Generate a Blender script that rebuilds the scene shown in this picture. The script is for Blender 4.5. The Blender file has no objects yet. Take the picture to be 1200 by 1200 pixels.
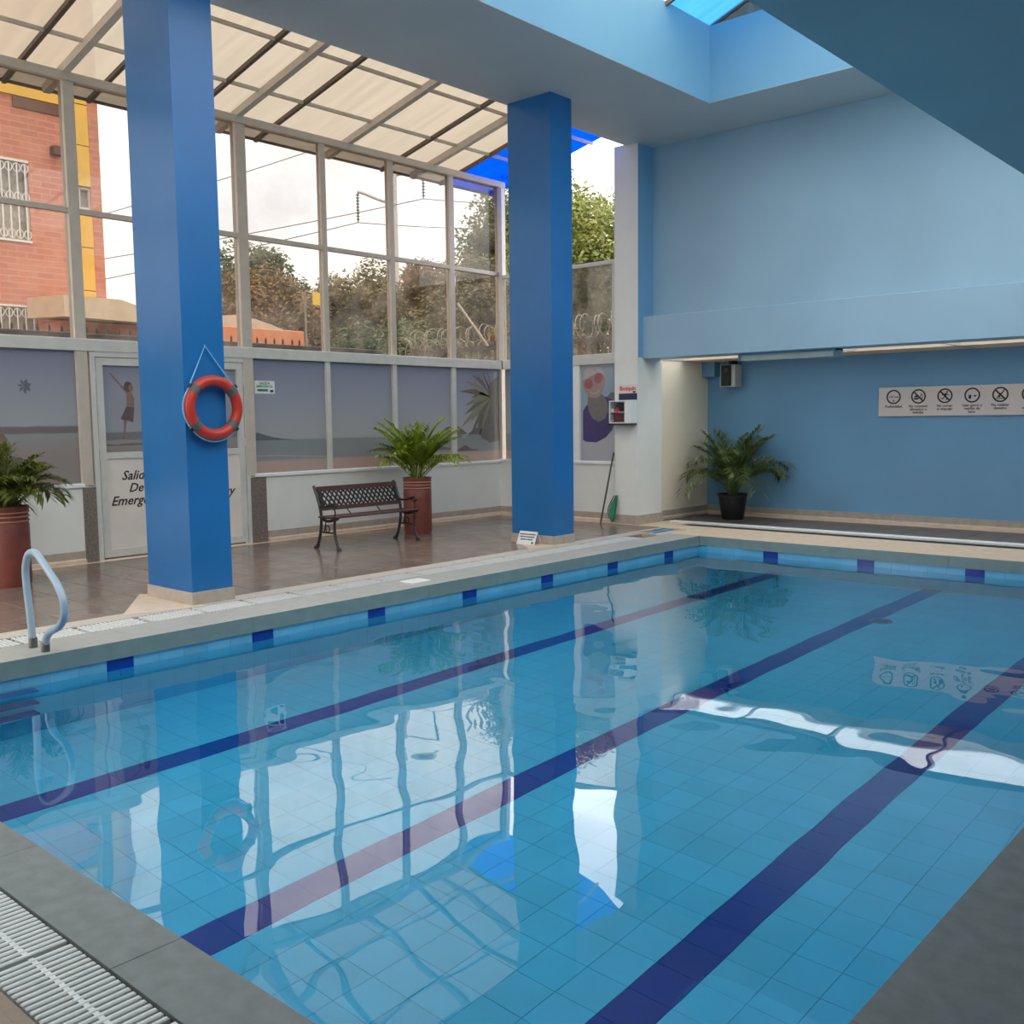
import bpy, math, random
from mathutils import Vector, Matrix
random.seed(7)
R = math.radians
scene = bpy.context.scene
col = scene.collection

# ------------------------------------------------------------------ camera
YAW, PIT, ROL, FPX = 0.727667636, 0.093021168, -0.0118587272, 1160.35
CAM = Vector((0, 0, 1.6))
fw = Vector((-math.sin(YAW)*math.cos(PIT), math.cos(YAW)*math.cos(PIT), -math.sin(PIT)))
rt = Vector((math.cos(YAW), math.sin(YAW), 0)); up = rt.cross(fw)
rt2 = rt*math.cos(ROL) + up*math.sin(ROL); up2 = rt2.cross(fw)
cam_d = bpy.data.cameras.new('camera'); cam_d.sensor_width = 36; cam_d.lens = FPX/1200*36
cam_d.clip_start = 0.05; cam_d.clip_end = 400
cam = bpy.data.objects.new('camera', cam_d); col.objects.link(cam)
cam.matrix_world = Matrix(((rt2.x, up2.x, -fw.x, CAM.x), (rt2.y, up2.y, -fw.y, CAM.y), (rt2.z, up2.z, -fw.z, CAM.z), (0, 0, 0, 1)))
scene.camera = cam

# ------------------------------------------------------------------ sky: an overcast day, three times brighter overhead than at the horizon
SKY_GAIN = 6.0
world = bpy.data.worlds.new('overcast_sky'); scene.world = world; world.use_nodes = True
wt = world.node_tree; wt.nodes.clear()
def wn(t, **k):
    n = wt.nodes.new(t)
    for a, b in k.items(): setattr(n, a, b)
    return n
tc = wn('ShaderNodeTexCoord'); sp = wn('ShaderNodeSeparateXYZ'); wt.links.new(tc.outputs['Generated'], sp.inputs[0])
mx = wn('ShaderNodeMath', operation='MAXIMUM'); wt.links.new(sp.outputs['Z'], mx.inputs[0]); mx.inputs[1].default_value = 0.0
ml = wn('ShaderNodeMath', operation='MULTIPLY_ADD'); wt.links.new(mx.outputs[0], ml.inputs[0]); ml.inputs[1].default_value = 2.0/3; ml.inputs[2].default_value = 1.0/3
mp = wn('ShaderNodeMapping'); mp.inputs['Scale'].default_value = (1, 1, 2.4); wt.links.new(tc.outputs['Generated'], mp.inputs[0])
nz = wn('ShaderNodeTexNoise'); nz.inputs['Scale'].default_value = 3.0; nz.inputs['Detail'].default_value = 5; wt.links.new(mp.outputs[0], nz.inputs['Vector'])
cr = wn('ShaderNodeValToRGB'); cr.color_ramp.elements[0].position = 0.36; cr.color_ramp.elements[0].color = (0.66, 0.66, 0.69, 1)
cr.color_ramp.elements[1].position = 0.6; cr.color_ramp.elements[1].color = (1.0, 0.985, 0.95, 1); wt.links.new(nz.outputs['Fac'], cr.inputs[0])
vm = wn('ShaderNodeVectorMath', operation='SCALE'); wt.links.new(cr.outputs[0], vm.inputs[0]); wt.links.new(ml.outputs[0], vm.inputs['Scale'])
bg = wn('ShaderNodeBackground'); bg.inputs['Strength'].default_value = SKY_GAIN; wt.links.new(vm.outputs[0], bg.inputs['Color'])
wo = wn('ShaderNodeOutputWorld'); wt.links.new(bg.outputs[0], wo.inputs[0])

# ------------------------------------------------------------------ exposure
vs = scene.view_settings
vs.view_transform = 'Standard'; vs.look = 'None'; vs.gamma = 1.0; vs.use_curve_mapping = False
vs.exposure = 0.4
scene.cycles.use_denoising = True
scene.cycles.max_bounces = 14; scene.cycles.diffuse_bounces = 6; scene.cycles.transparent_max_bounces = 24
scene.cycles.caustics_refractive = True; scene.cycles.caustics_reflective = True
scene.cycles.blur_glossy = 0.3; scene.cycles.sample_clamp_indirect = 8.0

# ================================================================== helpers
def lin(c):
    return tuple(((v/255)/12.92 if v/255 <= .04045 else ((v/255+.055)/1.055)**2.4) for v in c[:3]) + (1,)
MATS = {}
def mat(name, rgb, rough=0.6, var=0.12, scale=6.0, bump=0.0, bscale=40.0, metal=0.0, spec=0.5, rand=0.0, trans=0.0, rvar=0.0, detail=4):
    """Principled paint/stone/metal with a noise-driven colour variation."""
    if name in MATS: return MATS[name]
    m = bpy.data.materials.new(name); m.use_nodes = True; t = m.node_tree; n = t.nodes; n.clear(); L = t.links.new
    out = n.new('ShaderNodeOutputMaterial'); b = n.new('ShaderNodeBsdfPrincipled')
    b.inputs['Roughness'].default_value = rough; b.inputs['Metallic'].default_value = metal
    b.inputs['Specular IOR Level'].default_value = spec
    g = n.new('ShaderNodeNewGeometry')
    tx = n.new('ShaderNodeTexNoise'); tx.inputs['Scale'].default_value = scale; tx.inputs['Detail'].default_value = detail
    L(g.outputs['Position'], tx.inputs['Vector'])
    c = lin(rgb)
    mr = n.new('ShaderNodeMapRange'); mr.inputs['From Min'].default_value = .3; mr.inputs['From Max'].default_value = .7
    mr.inputs['To Min'].default_value = 1-var; mr.inputs['To Max'].default_value = 1+var; L(tx.outputs['Fac'], mr.inputs[0])
    val = mr.outputs[0]
    if rand:
        oi = n.new('ShaderNodeObjectInfo'); m2 = n.new('ShaderNodeMapRange'); m2.inputs['To Min'].default_value = 1-rand; m2.inputs['To Max'].default_value = 1+rand
        L(oi.outputs['Random'], m2.inputs[0]); mm = n.new('ShaderNodeMath'); mm.operation = 'MULTIPLY'; L(val, mm.inputs[0]); L(m2.outputs[0], mm.inputs[1]); val = mm.outputs[0]
    sc = n.new('ShaderNodeVectorMath'); sc.operation = 'SCALE'; sc.inputs[0].default_value = c[:3]; L(val, sc.inputs['Scale'])
    L(sc.outputs[0], b.inputs['Base Color'])
    if rvar:
        m3 = n.new('ShaderNodeMapRange'); m3.inputs['From Min'].default_value = .35; m3.inputs['From Max'].default_value = .65
        m3.inputs['To Min'].default_value = max(.03, rough-rvar); m3.inputs['To Max'].default_value = rough+rvar; L(tx.outputs['Fac'], m3.inputs[0]); L(m3.outputs[0], b.inputs['Roughness'])
    if bump:
        t2 = n.new('ShaderNodeTexNoise'); t2.inputs['Scale'].default_value = bscale; t2.inputs['Detail'].default_value = 3; L(g.outputs['Position'], t2.inputs['Vector'])
        bp = n.new('ShaderNodeBump'); bp.inputs['Strength'].default_value = bump; bp.inputs['Distance'].default_value = .01; L(t2.outputs['Fac'], bp.inputs['Height']); L(bp.outputs[0], b.inputs['Normal'])
    sh = b.outputs[0]
    if trans:
        tr = n.new('ShaderNodeBsdfTranslucent'); L(sc.outputs[0], tr.inputs['Color']); mi = n.new('ShaderNodeMixShader'); mi.inputs[0].default_value = trans
        L(sh, mi.inputs[1]); L(tr.outputs[0], mi.inputs[2]); sh = mi.outputs[0]
    L(sh, out.inputs[0]); MATS[name] = m; return m

def sheet_mat(name, tint, milk, milk_col, streak=0.15):
    """Plastic roof sheeting: tinted clear light path plus a milky translucent part."""
    m = bpy.data.materials.new(name); m.use_nodes = True; t = m.node_tree; n = t.nodes; n.clear(); L = t.links.new
    out = n.new('ShaderNodeOutputMaterial'); tp = n.new('ShaderNodeBsdfTransparent'); tl = n.new('ShaderNodeBsdfTranslucent'); mi = n.new('ShaderNodeMixShader')
    g = n.new('ShaderNodeNewGeometry'); mpn = n.new('ShaderNodeMapping'); mpn.inputs['Scale'].default_value = (.5, 6, .5); L(g.outputs['Position'], mpn.inputs[0])
    tx = n.new('ShaderNodeTexNoise'); tx.inputs['Scale'].default_value = 1.6; L(mpn.outputs[0], tx.inputs['Vector'])
    mr = n.new('ShaderNodeMapRange'); mr.inputs['From Min'].default_value = .3; mr.inputs['From Max'].default_value = .7; mr.inputs['To Min'].default_value = 1-streak; mr.inputs['To Max'].default_value = 1.0; L(tx.outputs['Fac'], mr.inputs[0])
    s1 = n.new('ShaderNodeVectorMath'); s1.operation = 'SCALE'; s1.inputs[0].default_value = tint; L(mr.outputs[0], s1.inputs['Scale']); L(s1.outputs[0], tp.inputs[0])
    tl.inputs[0].default_value = (*milk_col, 1); mi.inputs[0].default_value = milk
    L(tp.outputs[0], mi.inputs[1]); L(tl.outputs[0], mi.inputs[2]); L(mi.outputs[0], out.inputs[0]); MATS[name] = m; return m

def glass_mat(name, tint, dust):
    """Window glass: clear tinted path, Fresnel gloss, a thin uneven film of dust."""
    m = bpy.data.materials.new(name); m.use_nodes = True; t = m.node_tree; n = t.nodes; n.clear(); L = t.links.new
    out = n.new('ShaderNodeOutputMaterial'); tp = n.new('ShaderNodeBsdfTransparent'); tp.inputs[0].default_value = (*tint, 1)
    gl = n.new('ShaderNodeBsdfGlossy'); gl.inputs['Roughness'].default_value = .02; lw = n.new('ShaderNodeLayerWeight'); lw.inputs[0].default_value = .5; pw_ = n.new('ShaderNodeMath'); pw_.operation = 'POWER'; pw_.inputs[1].default_value = 5; L(lw.outputs['Facing'], pw_.inputs[0]); fr = n.new('ShaderNodeMath'); fr.operation = 'MULTIPLY_ADD'; fr.inputs[1].default_value = .9; fr.inputs[2].default_value = .03; L(pw_.outputs[0], fr.inputs[0])
    m1 = n.new('ShaderNodeMixShader'); L(fr.outputs[0], m1.inputs[0]); L(tp.outputs[0], m1.inputs[1]); L(gl.outputs[0], m1.inputs[2])
    df = n.new('ShaderNodeBsdfTranslucent'); df.inputs[0].default_value = (.62, .58, .52, 1)
    g = n.new('ShaderNodeNewGeometry'); tx = n.new('ShaderNodeTexNoise'); tx.inputs['Scale'].default_value = 2.2; tx.inputs['Detail'].default_value = 6; L(g.outputs['Position'], tx.inputs['Vector'])
    mr = n.new('ShaderNodeMapRange'); mr.inputs['From Min'].default_value = .35; mr.inputs['From Max'].default_value = .75; mr.inputs['To Max'].default_value = dust; L(tx.outputs['Fac'], mr.inputs[0])
    m2 = n.new('ShaderNodeMixShader'); L(mr.outputs[0], m2.inputs[0]); L(m1.outputs[0], m2.inputs[1]); L(df.outputs[0], m2.inputs[2]); L(m2.outputs[0], out.inputs[0])
    MATS[name] = m; return m

def wpos(o):
    v = Vector((0, 0, 0))
    while o is not None: v += o.location; o = o.parent
    return v

class MB:
    def __init__(s): s.v = []; s.f = []
    def quad(s, a, b, c, d):
        i = len(s.v); s.v += [tuple(a), tuple(b), tuple(c), tuple(d)]; s.f.append((i, i+1, i+2, i+3)); return s
    def tri(s, a, b, c):
        i = len(s.v); s.v += [tuple(a), tuple(b), tuple(c)]; s.f.append((i, i+1, i+2)); return s
    def box(s, x0, x1, y0, y1, z0, z1):
        i = len(s.v)
        s.v += [(x0, y0, z0), (x1, y0, z0), (x1, y1, z0), (x0, y1, z0), (x0, y0, z1), (x1, y0, z1), (x1, y1, z1), (x0, y1, z1)]
        for q in ((0, 3, 2, 1), (4, 5, 6, 7), (0, 1, 5, 4), (1, 2, 6, 5), (2, 3, 7, 6), (3, 0, 4, 7)): s.f.append(tuple(i+k for k in q))
        return s
    def cbox(s, x0, x1, y0, y1, z0, z1, c=.004):
        """box with chamfered vertical and top edges (seen edges catch light)"""
        i = len(s.v)
        s.v += [(x0, y0, z0), (x1, y0, z0), (x1, y1, z0), (x0, y1, z0), (x0, y0, z1-c), (x1, y0, z1-c), (x1, y1, z1-c), (x0, y1, z1-c),
                (x0+c, y0+c, z1), (x1-c, y0+c, z1), (x1-c, y1-c, z1), (x0+c, y1-c, z1)]
        for q in ((0, 3, 2, 1), (0, 1, 5, 4), (1, 2, 6, 5), (2, 3, 7, 6), (3, 0, 4, 7), (4, 5, 9, 8), (5, 6, 10, 9), (6, 7, 11, 10), (7, 4, 8, 11), (8, 9, 10, 11)): s.f.append(tuple(i+k for k in q))
        return s
    def bar(s, a, b, w, h, upv=(0, 0, 1)):
        """rectangular bar from a to b, w across, h along upv"""
        a = Vector(a); b = Vector(b); d = (b-a).normalized(); u = Vector(upv); u = (u-d*u.dot(d))
        if u.length < 1e-6: u = Vector((1, 0, 0)); u = u-d*u.dot(d)
        u.normalize(); r = d.cross(u); i = len(s.v)
        for p in (a, b):
            for (x, y) in ((-1, -1), (1, -1), (1, 1), (-1, 1)): s.v.append(tuple(p+r*(x*w/2)+u*(y*h/2)))
        for q in ((0, 1, 2, 3), (7, 6, 5, 4), (0, 4, 5, 1), (1, 5, 6, 2), (2, 6, 7, 3), (3, 7, 4, 0)): s.f.append(tuple(i+k for k in q))
        return s
    def tube(s, pts, r, n=8, closed=False):
        pts = [Vector(p) for p in pts]; N = len(pts); rr = r if isinstance(r, (list, tuple)) else [r]*N
        i0 = len(s.v); u = None
        for k in range(N):
            if closed: d = pts[(k+1) % N]-pts[k-1]
            else: d = pts[min(k+1, N-1)]-pts[max(k-1, 0)]
            d.normalize()
            if u is None:
                u = Vector((0, 0, 1)) if abs(d.z) < .9 else Vector((1, 0, 0))
            u = u-d*u.dot(d); u.normalize(); w = d.cross(u)
            for j in range(n):
                a = 2*math.pi*j/n; s.v.append(tuple(pts[k]+(u*math.cos(a)+w*math.sin(a))*rr[k]))
        for k in range(N if closed else N-1):
            for j in range(n):
                a = i0+k*n+j; b = i0+k*n+(j+1) % n; c = i0+((k+1) % N)*n+(j+1) % n; d = i0+((k+1) % N)*n+j; s.f.append((a, b, c, d))
        if not closed:
            s.f.append(tuple(i0+j for j in reversed(range(n)))); s.f.append(tuple(i0+(N-1)*n+j for j in range(n)))
        return s
    def lathe(s, prof, c=(0, 0, 0), n=32, cap=True):
        i0 = len(s.v)
        for (r, z) in prof:
            for j in range(n):
                a = 2*math.pi*j/n; s.v.append((c[0]+r*math.cos(a), c[1]+r*math.sin(a), c[2]+z))
        for k in range(len(prof)-1):
            for j in range(n): s.f.append((i0+k*n+j, i0+k*n+(j+1) % n, i0+(k+1)*n+(j+1) % n, i0+(k+1)*n+j))
        if cap:
            s.f.append(tuple(i0+j for j in reversed(range(n)))); s.f.append(tuple(i0+(len(prof)-1)*n+j for j in range(n)))
        return s
    def prism(s, poly, f0, f1):
        """poly: 2-D points; f0/f1 map a 2-D point to 3-D for the two caps"""
        i = len(s.v); n = len(poly)
        s.v += [tuple(f0(p)) for p in poly]+[tuple(f1(p)) for p in poly]
        s.f.append(tuple(i+k for k in range(n))); s.f.append(tuple(i+n+k for k in reversed(range(n))))
        for k in range(n): s.f.append((i+k, i+n+k, i+n+(k+1) % n, i+(k+1) % n))
        return s
    def mesh(s, name, off=Vector((0, 0, 0))):
        me = bpy.data.meshes.new(name); me.from_pydata([(x-off.x, y-off.y, z-off.z) for x, y, z in s.v], [], s.f); me.validate(); me.update(); return me
    def build(s, name, m, parent=None, smooth=False, loc=None, fix=True):
        base = wpos(parent) if parent else Vector((0, 0, 0)); loc = Vector(loc) if loc is not None else Vector((0, 0, 0))
        # vertices are world coordinates; loc (world) becomes the object's origin
        if loc.length == 0 and parent: loc = base.copy()
        me = s.mesh(name, loc); o = bpy.data.objects.new(name, me); col.objects.link(o)
        if parent: o.parent = parent
        o.location = loc-base
        if fix:
            import bmesh
            bm = bmesh.new(); bm.from_mesh(me); bmesh.ops.recalc_face_normals(bm, faces=bm.faces); bm.to_mesh(me); bm.free()
        if m: me.materials.append(m)
        if smooth: me.polygons.foreach_set('use_smooth', [True]*len(me.polygons)); auto(me)
        return o
def auto(me, ang=40):
    import bmesh
    bm = bmesh.new(); bm.from_mesh(me)
    for e in bm.edges: e.smooth = len(e.link_faces) == 2 and e.calc_face_angle(0) < R(ang)
    bm.to_mesh(me); bm.free()
def tag(o, label=None, cat=None, group=None, kind=None):
    if label: o['label'] = label
    if cat: o['category'] = cat
    if group: o['group'] = group
    if kind: o['kind'] = kind
    return o
def empty(name, loc=(0, 0, 0)):
    o = bpy.data.objects.new(name, None); o.empty_display_size = .1; col.objects.link(o); o.location = loc; return o
def inst(name, me, loc, parent, m=None):
    o = bpy.data.objects.new(name, me); col.objects.link(o)
    if parent: o.parent = parent; o.location = Vector(loc)-wpos(parent)
    else: o.location = loc
    return o
def boxo(name, m, parent, *b, c=0):
    mb = MB(); (mb.cbox(*b, c) if c else mb.box(*b)); return mb.build(name, m, parent)
def txt(name, s, size, m, parent, to3d, shear=0.0, align='CENTER', depth=.0012, bold=0.0):
    """lettering: a font outline turned into a thin mesh; to3d(x, y, d) maps the flat text into the scene"""
    cu = bpy.data.curves.new(name, 'FONT'); cu.body = s; cu.size = size; cu.align_x = align; cu.align_y = 'CENTER'; cu.shear = shear; cu.extrude = depth; cu.offset = bold; cu.resolution_u = 2
    to = bpy.data.objects.new(name, cu); col.objects.link(to)
    dg = bpy.context.evaluated_depsgraph_get(); me = bpy.data.meshes.new_from_object(to.evaluated_get(dg)); bpy.data.objects.remove(to)
    mb = MB(); mb.v = [tuple(to3d(v.co.x, v.co.y, v.co.z)) for v in me.vertices]; mb.f = [tuple(p.vertices) for p in me.polygons]
    bpy.data.meshes.remove(me)
    return mb.build(name, m, parent, fix=False)

# ================================================================== materials
M = dict(
    white_wall=mat('white_wall', (226, 226, 220), .55, .03, 3, .05, 60),
    cream_wall=mat('cream_wall', (244, 228, 204), .6, .03, 3, .05, 60),
    blue_wall=mat('blue_wall', (114, 162, 198), .5, .05, 1.2, .06, 50),
    pale_blue=mat('pale_blue', (154, 184, 202), .5, .05, 1.0, .06, 50),
    ceil_blue=mat('ceil_blue', (118, 166, 192), .6, .04, 1.0, .05, 50),
    soffit_blue=mat('soffit_blue', (138, 176, 190), .6, .05, 1.0, .05, 50),
    column_blue=mat('column_blue', (32, 106, 168), .24, .06, 1.5, .03, 40),
    alu=mat('alu', (205, 203, 196), .45, .05, 8),
    alu_dark=mat('alu_dark', (196, 184, 170), .5, .06, 8),
    steel_dark=mat('steel_dark', (98, 84, 72), .55, .1, 8),
    granite=mat('granite', (120, 108, 100), .5, .5, 60, .1, 160),
    skirt=mat('skirt', (176, 162, 148), .5, .1, 12),
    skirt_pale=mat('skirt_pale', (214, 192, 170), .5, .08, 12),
    coping=mat('coping', (164, 162, 156), .62, .06, 9, .12, 90, rand=.05),
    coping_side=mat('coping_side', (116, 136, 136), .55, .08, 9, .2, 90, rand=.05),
    coping_pink=mat('coping_pink', (212, 188, 162), .6, .08, 10, .15, 90, rand=.04),
    coping_dark=mat('coping_dark', (122, 126, 124), .65, .12, 14, .15, 120, rand=.05),
    deck=mat('deck', (128, 112, 102), .2, .07, 2.5, .02, 6, rand=.06, rvar=.05),
    mortar=mat('mortar', (150, 132, 116), .7, .1, 20),
    deck_grey=mat('deck_grey', (104, 92, 84), .4, .15, 6, .1, 20, rand=.08),
    grate=mat('grate', (222, 222, 218), .45, .05, 20),
    channel=mat('channel', (46, 46, 46), .8, .1, 10),
    tile=mat('tile', (78, 200, 234), .25, .05, 3, rand=.05),
    tile_wl=mat('tile_wl', (100, 172, 208), .2, .05, 3, rand=.05),
    navy=mat('navy', (6, 54, 148), .2, .06, 3, rand=.06),
    grout=mat('grout', (70, 170, 206), .7, .1, 10),
    iron=mat('iron', (34, 26, 24), .4, .1, 30, .1, 90, spec=.6),
    wood=mat('wood', (80, 44, 38), .35, .2, 20, .08, 60),
    terracotta=mat('terracotta', (124, 62, 52), .5, .12, 9, .15, 40),
    terra_ring=mat('terra_ring', (206, 146, 122), .6, .12, 14),
    black_pot=mat('black_pot', (24, 24, 26), .4, .1, 20),
    soil=mat('soil', (72, 56, 42), .9, .3, 40, .5, 60),
    buoy=mat('buoy', (190, 50, 34), .4, .06, 12),
    buoy_band=mat('buoy_band', (92, 84, 84), .6, .1, 20),
    rope=mat('rope', (120, 186, 222), .6, .1, 60),
    black=mat('black', (26, 26, 28), .5, .1, 20),
    white=mat('white', (232, 232, 230), .45, .03, 10),
    sign_pink=mat('sign_pink', (222, 208, 200), .5, .02, 4),
    ink=mat('ink', (58, 40, 38), .6, .05, 20),
    green_ink=mat('green_ink', (20, 122, 78), .5, .05, 20),
    red_ink=mat('red_ink', (206, 40, 44), .5, .05, 20),
    navy_ink=mat('navy_ink', (34, 38, 72), .5, .05, 20),
    door_panel=mat('door_panel', (226, 216, 206), .5, .04, 5),
    rail=mat('rail', (156, 174, 188), .3, .04, 10, spec=.6),
    rail_foot=mat('rail_foot', (120, 116, 112), .35, .1, 20, metal=.7),
    chrome=mat('chrome', (180, 184, 186), .25, .05, 20, metal=.8),
    net_green=mat('net_green', (58, 132, 98), .7, .15, 60),
    corrug=mat('corrug', (124, 116, 108), .5, .1, 6),
)
M['cream_sheet'] = sheet_mat('cream_sheet', (.30, .275, .24), .35, (.62, .57, .50))
M['blue_sheet'] = sheet_mat('blue_sheet', (.02, .20, .72), .15, (.03, .22, .75))
M['sky_sheet'] = sheet_mat('sky_sheet', (.16, .36, .52), .3, (.2, .5, .75))
M['clear_sheet'] = sheet_mat('clear_sheet', (.78, .80, .80), .3, (.8, .82, .82))
M['glass'] = glass_mat('glass', (.64, .63, .61), .10)
M['acrylic'] = glass_mat('acrylic', (.96, .96, .96), .02)
M['glass_dusty'] = glass_mat('glass_dusty', (.67, .65, .62), .13)

# water: sharp refraction and Fresnel reflection over a slow ripple
def water_mat():
    m = bpy.data.materials.new('water'); m.use_nodes = True; t = m.node_tree; n = t.nodes; n.clear(); L = t.links.new
    out = n.new('ShaderNodeOutputMaterial'); rf = n.new('ShaderNodeBsdfRefraction'); rf.inputs['IOR'].default_value = 1.333; rf.inputs['Roughness'].default_value = 0
    rf.inputs['Color'].default_value = (.93, .98, 1, 1)
    gl = n.new('ShaderNodeBsdfGlossy'); gl.inputs['Roughness'].default_value = 0; fr = n.new('ShaderNodeFresnel'); fr.inputs[0].default_value = 1.333
    k = n.new('ShaderNodeMath'); k.operation = 'MULTIPLY'; k.use_clamp = True; k.inputs[1].default_value = 1.9; L(fr.outputs[0], k.inputs[0])
    mi = n.new('ShaderNodeMixShader'); L(k.outputs[0], mi.inputs[0]); L(rf.outputs[0], mi.inputs[1]); L(gl.outputs[0], mi.inputs[2])
    g = n.new('ShaderNodeNewGeometry'); t1 = n.new('ShaderNodeTexNoise'); t1.inputs['Scale'].default_value = 1.5; t1.inputs['Detail'].default_value = 1.0; L(g.outputs['Position'], t1.inputs['Vector'])
    bp = n.new('ShaderNodeBump'); bp.inputs['Strength'].default_value = 1.0; bp.inputs['Distance'].default_value = .0075; L(t1.outputs['Fac'], bp.inputs['Height'])
    for s in (rf, gl, fr): L(bp.outputs[0], s.inputs['Normal'])
    L(mi.outputs[0], out.inputs[0]); MATS['water'] = m; return m
M['water'] = water_mat()

# beach print on the lower panes: sand, sea and sky bands by height
def print_mat(name, stops):
    m = bpy.data.materials.new(name); m.use_nodes = True; t = m.node_tree; n = t.nodes; n.clear(); L = t.links.new
    out = n.new('ShaderNodeOutputMaterial'); b = n.new('ShaderNodeBsdfPrincipled'); b.inputs['Roughness'].default_value = .3
    g = n.new('ShaderNodeNewGeometry'); s = n.new('ShaderNodeSeparateXYZ'); L(g.outputs['Position'], s.inputs[0])
    tx = n.new('ShaderNodeTexNoise'); tx.inputs['Scale'].default_value = 5; L(g.outputs['Position'], tx.inputs['Vector'])
    ad = n.new('ShaderNodeMath'); ad.operation = 'MULTIPLY_ADD'; ad.inputs[1].default_value = .02; L(tx.outputs['Fac'], ad.inputs[0]); L(s.outputs['Z'], ad.inputs[2])
    mr = n.new('ShaderNodeMapRange'); mr.inputs['From Min'].default_value = .9; mr.inputs['From Max'].default_value = 2.5; L(ad.outputs[0], mr.inputs[0])
    r = n.new('ShaderNodeValToRGB'); e = r.color_ramp.elements
    while len(e) < len(stops): e.new(.5)
    for k, (z, c) in enumerate(stops): e[k].position = (z+.01-.9)/1.6; e[k].color = lin(c)
    L(mr.outputs[0], r.inputs[0]); L(r.outputs[0], b.inputs['Base Color'])
    tr = n.new('ShaderNodeBsdfTranslucent'); L(r.outputs[0], tr.inputs[0]); mi = n.new('ShaderNodeMixShader'); mi.inputs[0].default_value = .4
    L(b.outputs[0], mi.inputs[1]); L(tr.outputs[0], mi.inputs[2]); L(mi.outputs[0], out.inputs[0]); MATS[name] = m; return m
M['beach'] = print_mat('beach', [(.9, (186, 168, 158)), (1.07, (194, 178, 168)), (1.10, (162, 166, 166)), (1.36, (156, 162, 164)), (1.375, (182, 184, 184)), (1.8, (172, 176, 184)), (2.5, (148, 152, 172))])
M['beach_left'] = print_mat('beach_left', [(.9, (164, 156, 154)), (1.3, (168, 160, 156)), (1.5, (166, 168, 168)), (1.512, (138, 132, 132)), (1.58, (140, 134, 134)), (1.595, (178, 182, 186)), (1.9, (170, 174, 182)), (2.5, (148, 150, 170))])
M['beach_door'] = print_mat('beach_door', [(.9, (156, 144, 140)), (1.27, (164, 154, 150)), (1.41, (170, 166, 166)), (1.42, (144, 144, 146)), (1.5, (142, 142, 146)), (1.515, (172, 174, 182)), (2.0, (166, 168, 178)), (2.5, (150, 150, 168))])
M['pool_print'] = print_mat('pool_print', [(.9, (178, 178, 182)), (1.3, (186, 186, 190)), (1.6, (174, 182, 188)), (2.0, (156, 176, 190)), (2.5, (178, 182, 186))])
def flat(n, c): return mat(n, c, .4, .08, 14, trans=.25)

# ================================================================== pool: basin, tiles, water, coping
PX0, PX1, PY0, PY1, ZW, ZF = -7.0, -0.98, 1.515, 11.65, -0.212, -1.31
basin = tag(empty('pool_basin', (-4, 6.5, ZF-.1)), 'rectangular swimming pool basin lined with light blue tiles and navy lane lines', 'pool')
b = MB()
b.box(PX0-.3, PX1+.3, PY0-.3, PY1+.3, ZF-.3, ZF-.008)
b.box(PX0-.3, PX0-.008, PY0-.3, PY1+.3, ZF-.008, -.14).box(PX1+.008, PX1+.3, PY0-.3, PY1+.3, ZF-.008, -.14)
b.box(PX0-.008, PX1+.008, PY0-.3, PY0-.008, ZF-.008, -.14).box(PX0-.008, PX1+.008, PY1+.008, PY1+.3, ZF-.008, -.14)
b.build('grout_shell', M['grout'], basin)
NX, NY = 28, 47; tx, ty = (PX1-PX0)/NX, (PY1-PY0)/NY; G = .0015
def flat_tile(w, h, th=.008, c=.0015): return MB().cbox(-w/2, w/2, -h/2, h/2, -th, 0, c)
me_f = flat_tile(tx-G, ty-G).mesh('floor_tile'); me_f.materials.append(M['tile'])
me_n = flat_tile(tx-G, ty-G).mesh('lane_tile'); me_n.materials.append(M['navy'])
LANES = (5, 14, 22)
def seen(p, margin=0.04):
    d = Vector(p)-CAM; w = d.dot(fw)
    if w <= 0: return None
    x = d.dot(rt2)/w*FPX/1200; y = d.dot(up2)/w*FPX/1200
    return w if abs(x) < .5+margin and abs(y) < .5+margin else None
cells = []
for i in range(NX):
    for j in range(NY):
        p = (PX0+(i+.5)*tx, PY0+(j+.5)*ty, ZF); w = seen((p[0], p[1], ZF+.35)); cells.append((w if w else 99, i, j, p))
cells.sort()
rest = {True: MB(), False: MB()}
for k, (w, i, j, p) in enumerate(cells):
    lane = i in LANES
    if k < 300 and w < 99: inst('lane_tile' if lane else 'floor_tile', me_n if lane else me_f, p, basin)
    else: rest[lane].cbox(p[0]-tx/2+G/2, p[0]+tx/2-G/2, p[1]-ty/2+G/2, p[1]+ty/2-G/2, ZF-.008, ZF, .0015)
tag(rest[False].build('floor_tiling', M['tile'], basin, fix=False), kind='stuff')
tag(rest[True].build('lane_tiling', M['navy'], basin, fix=False), kind='stuff')
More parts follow.
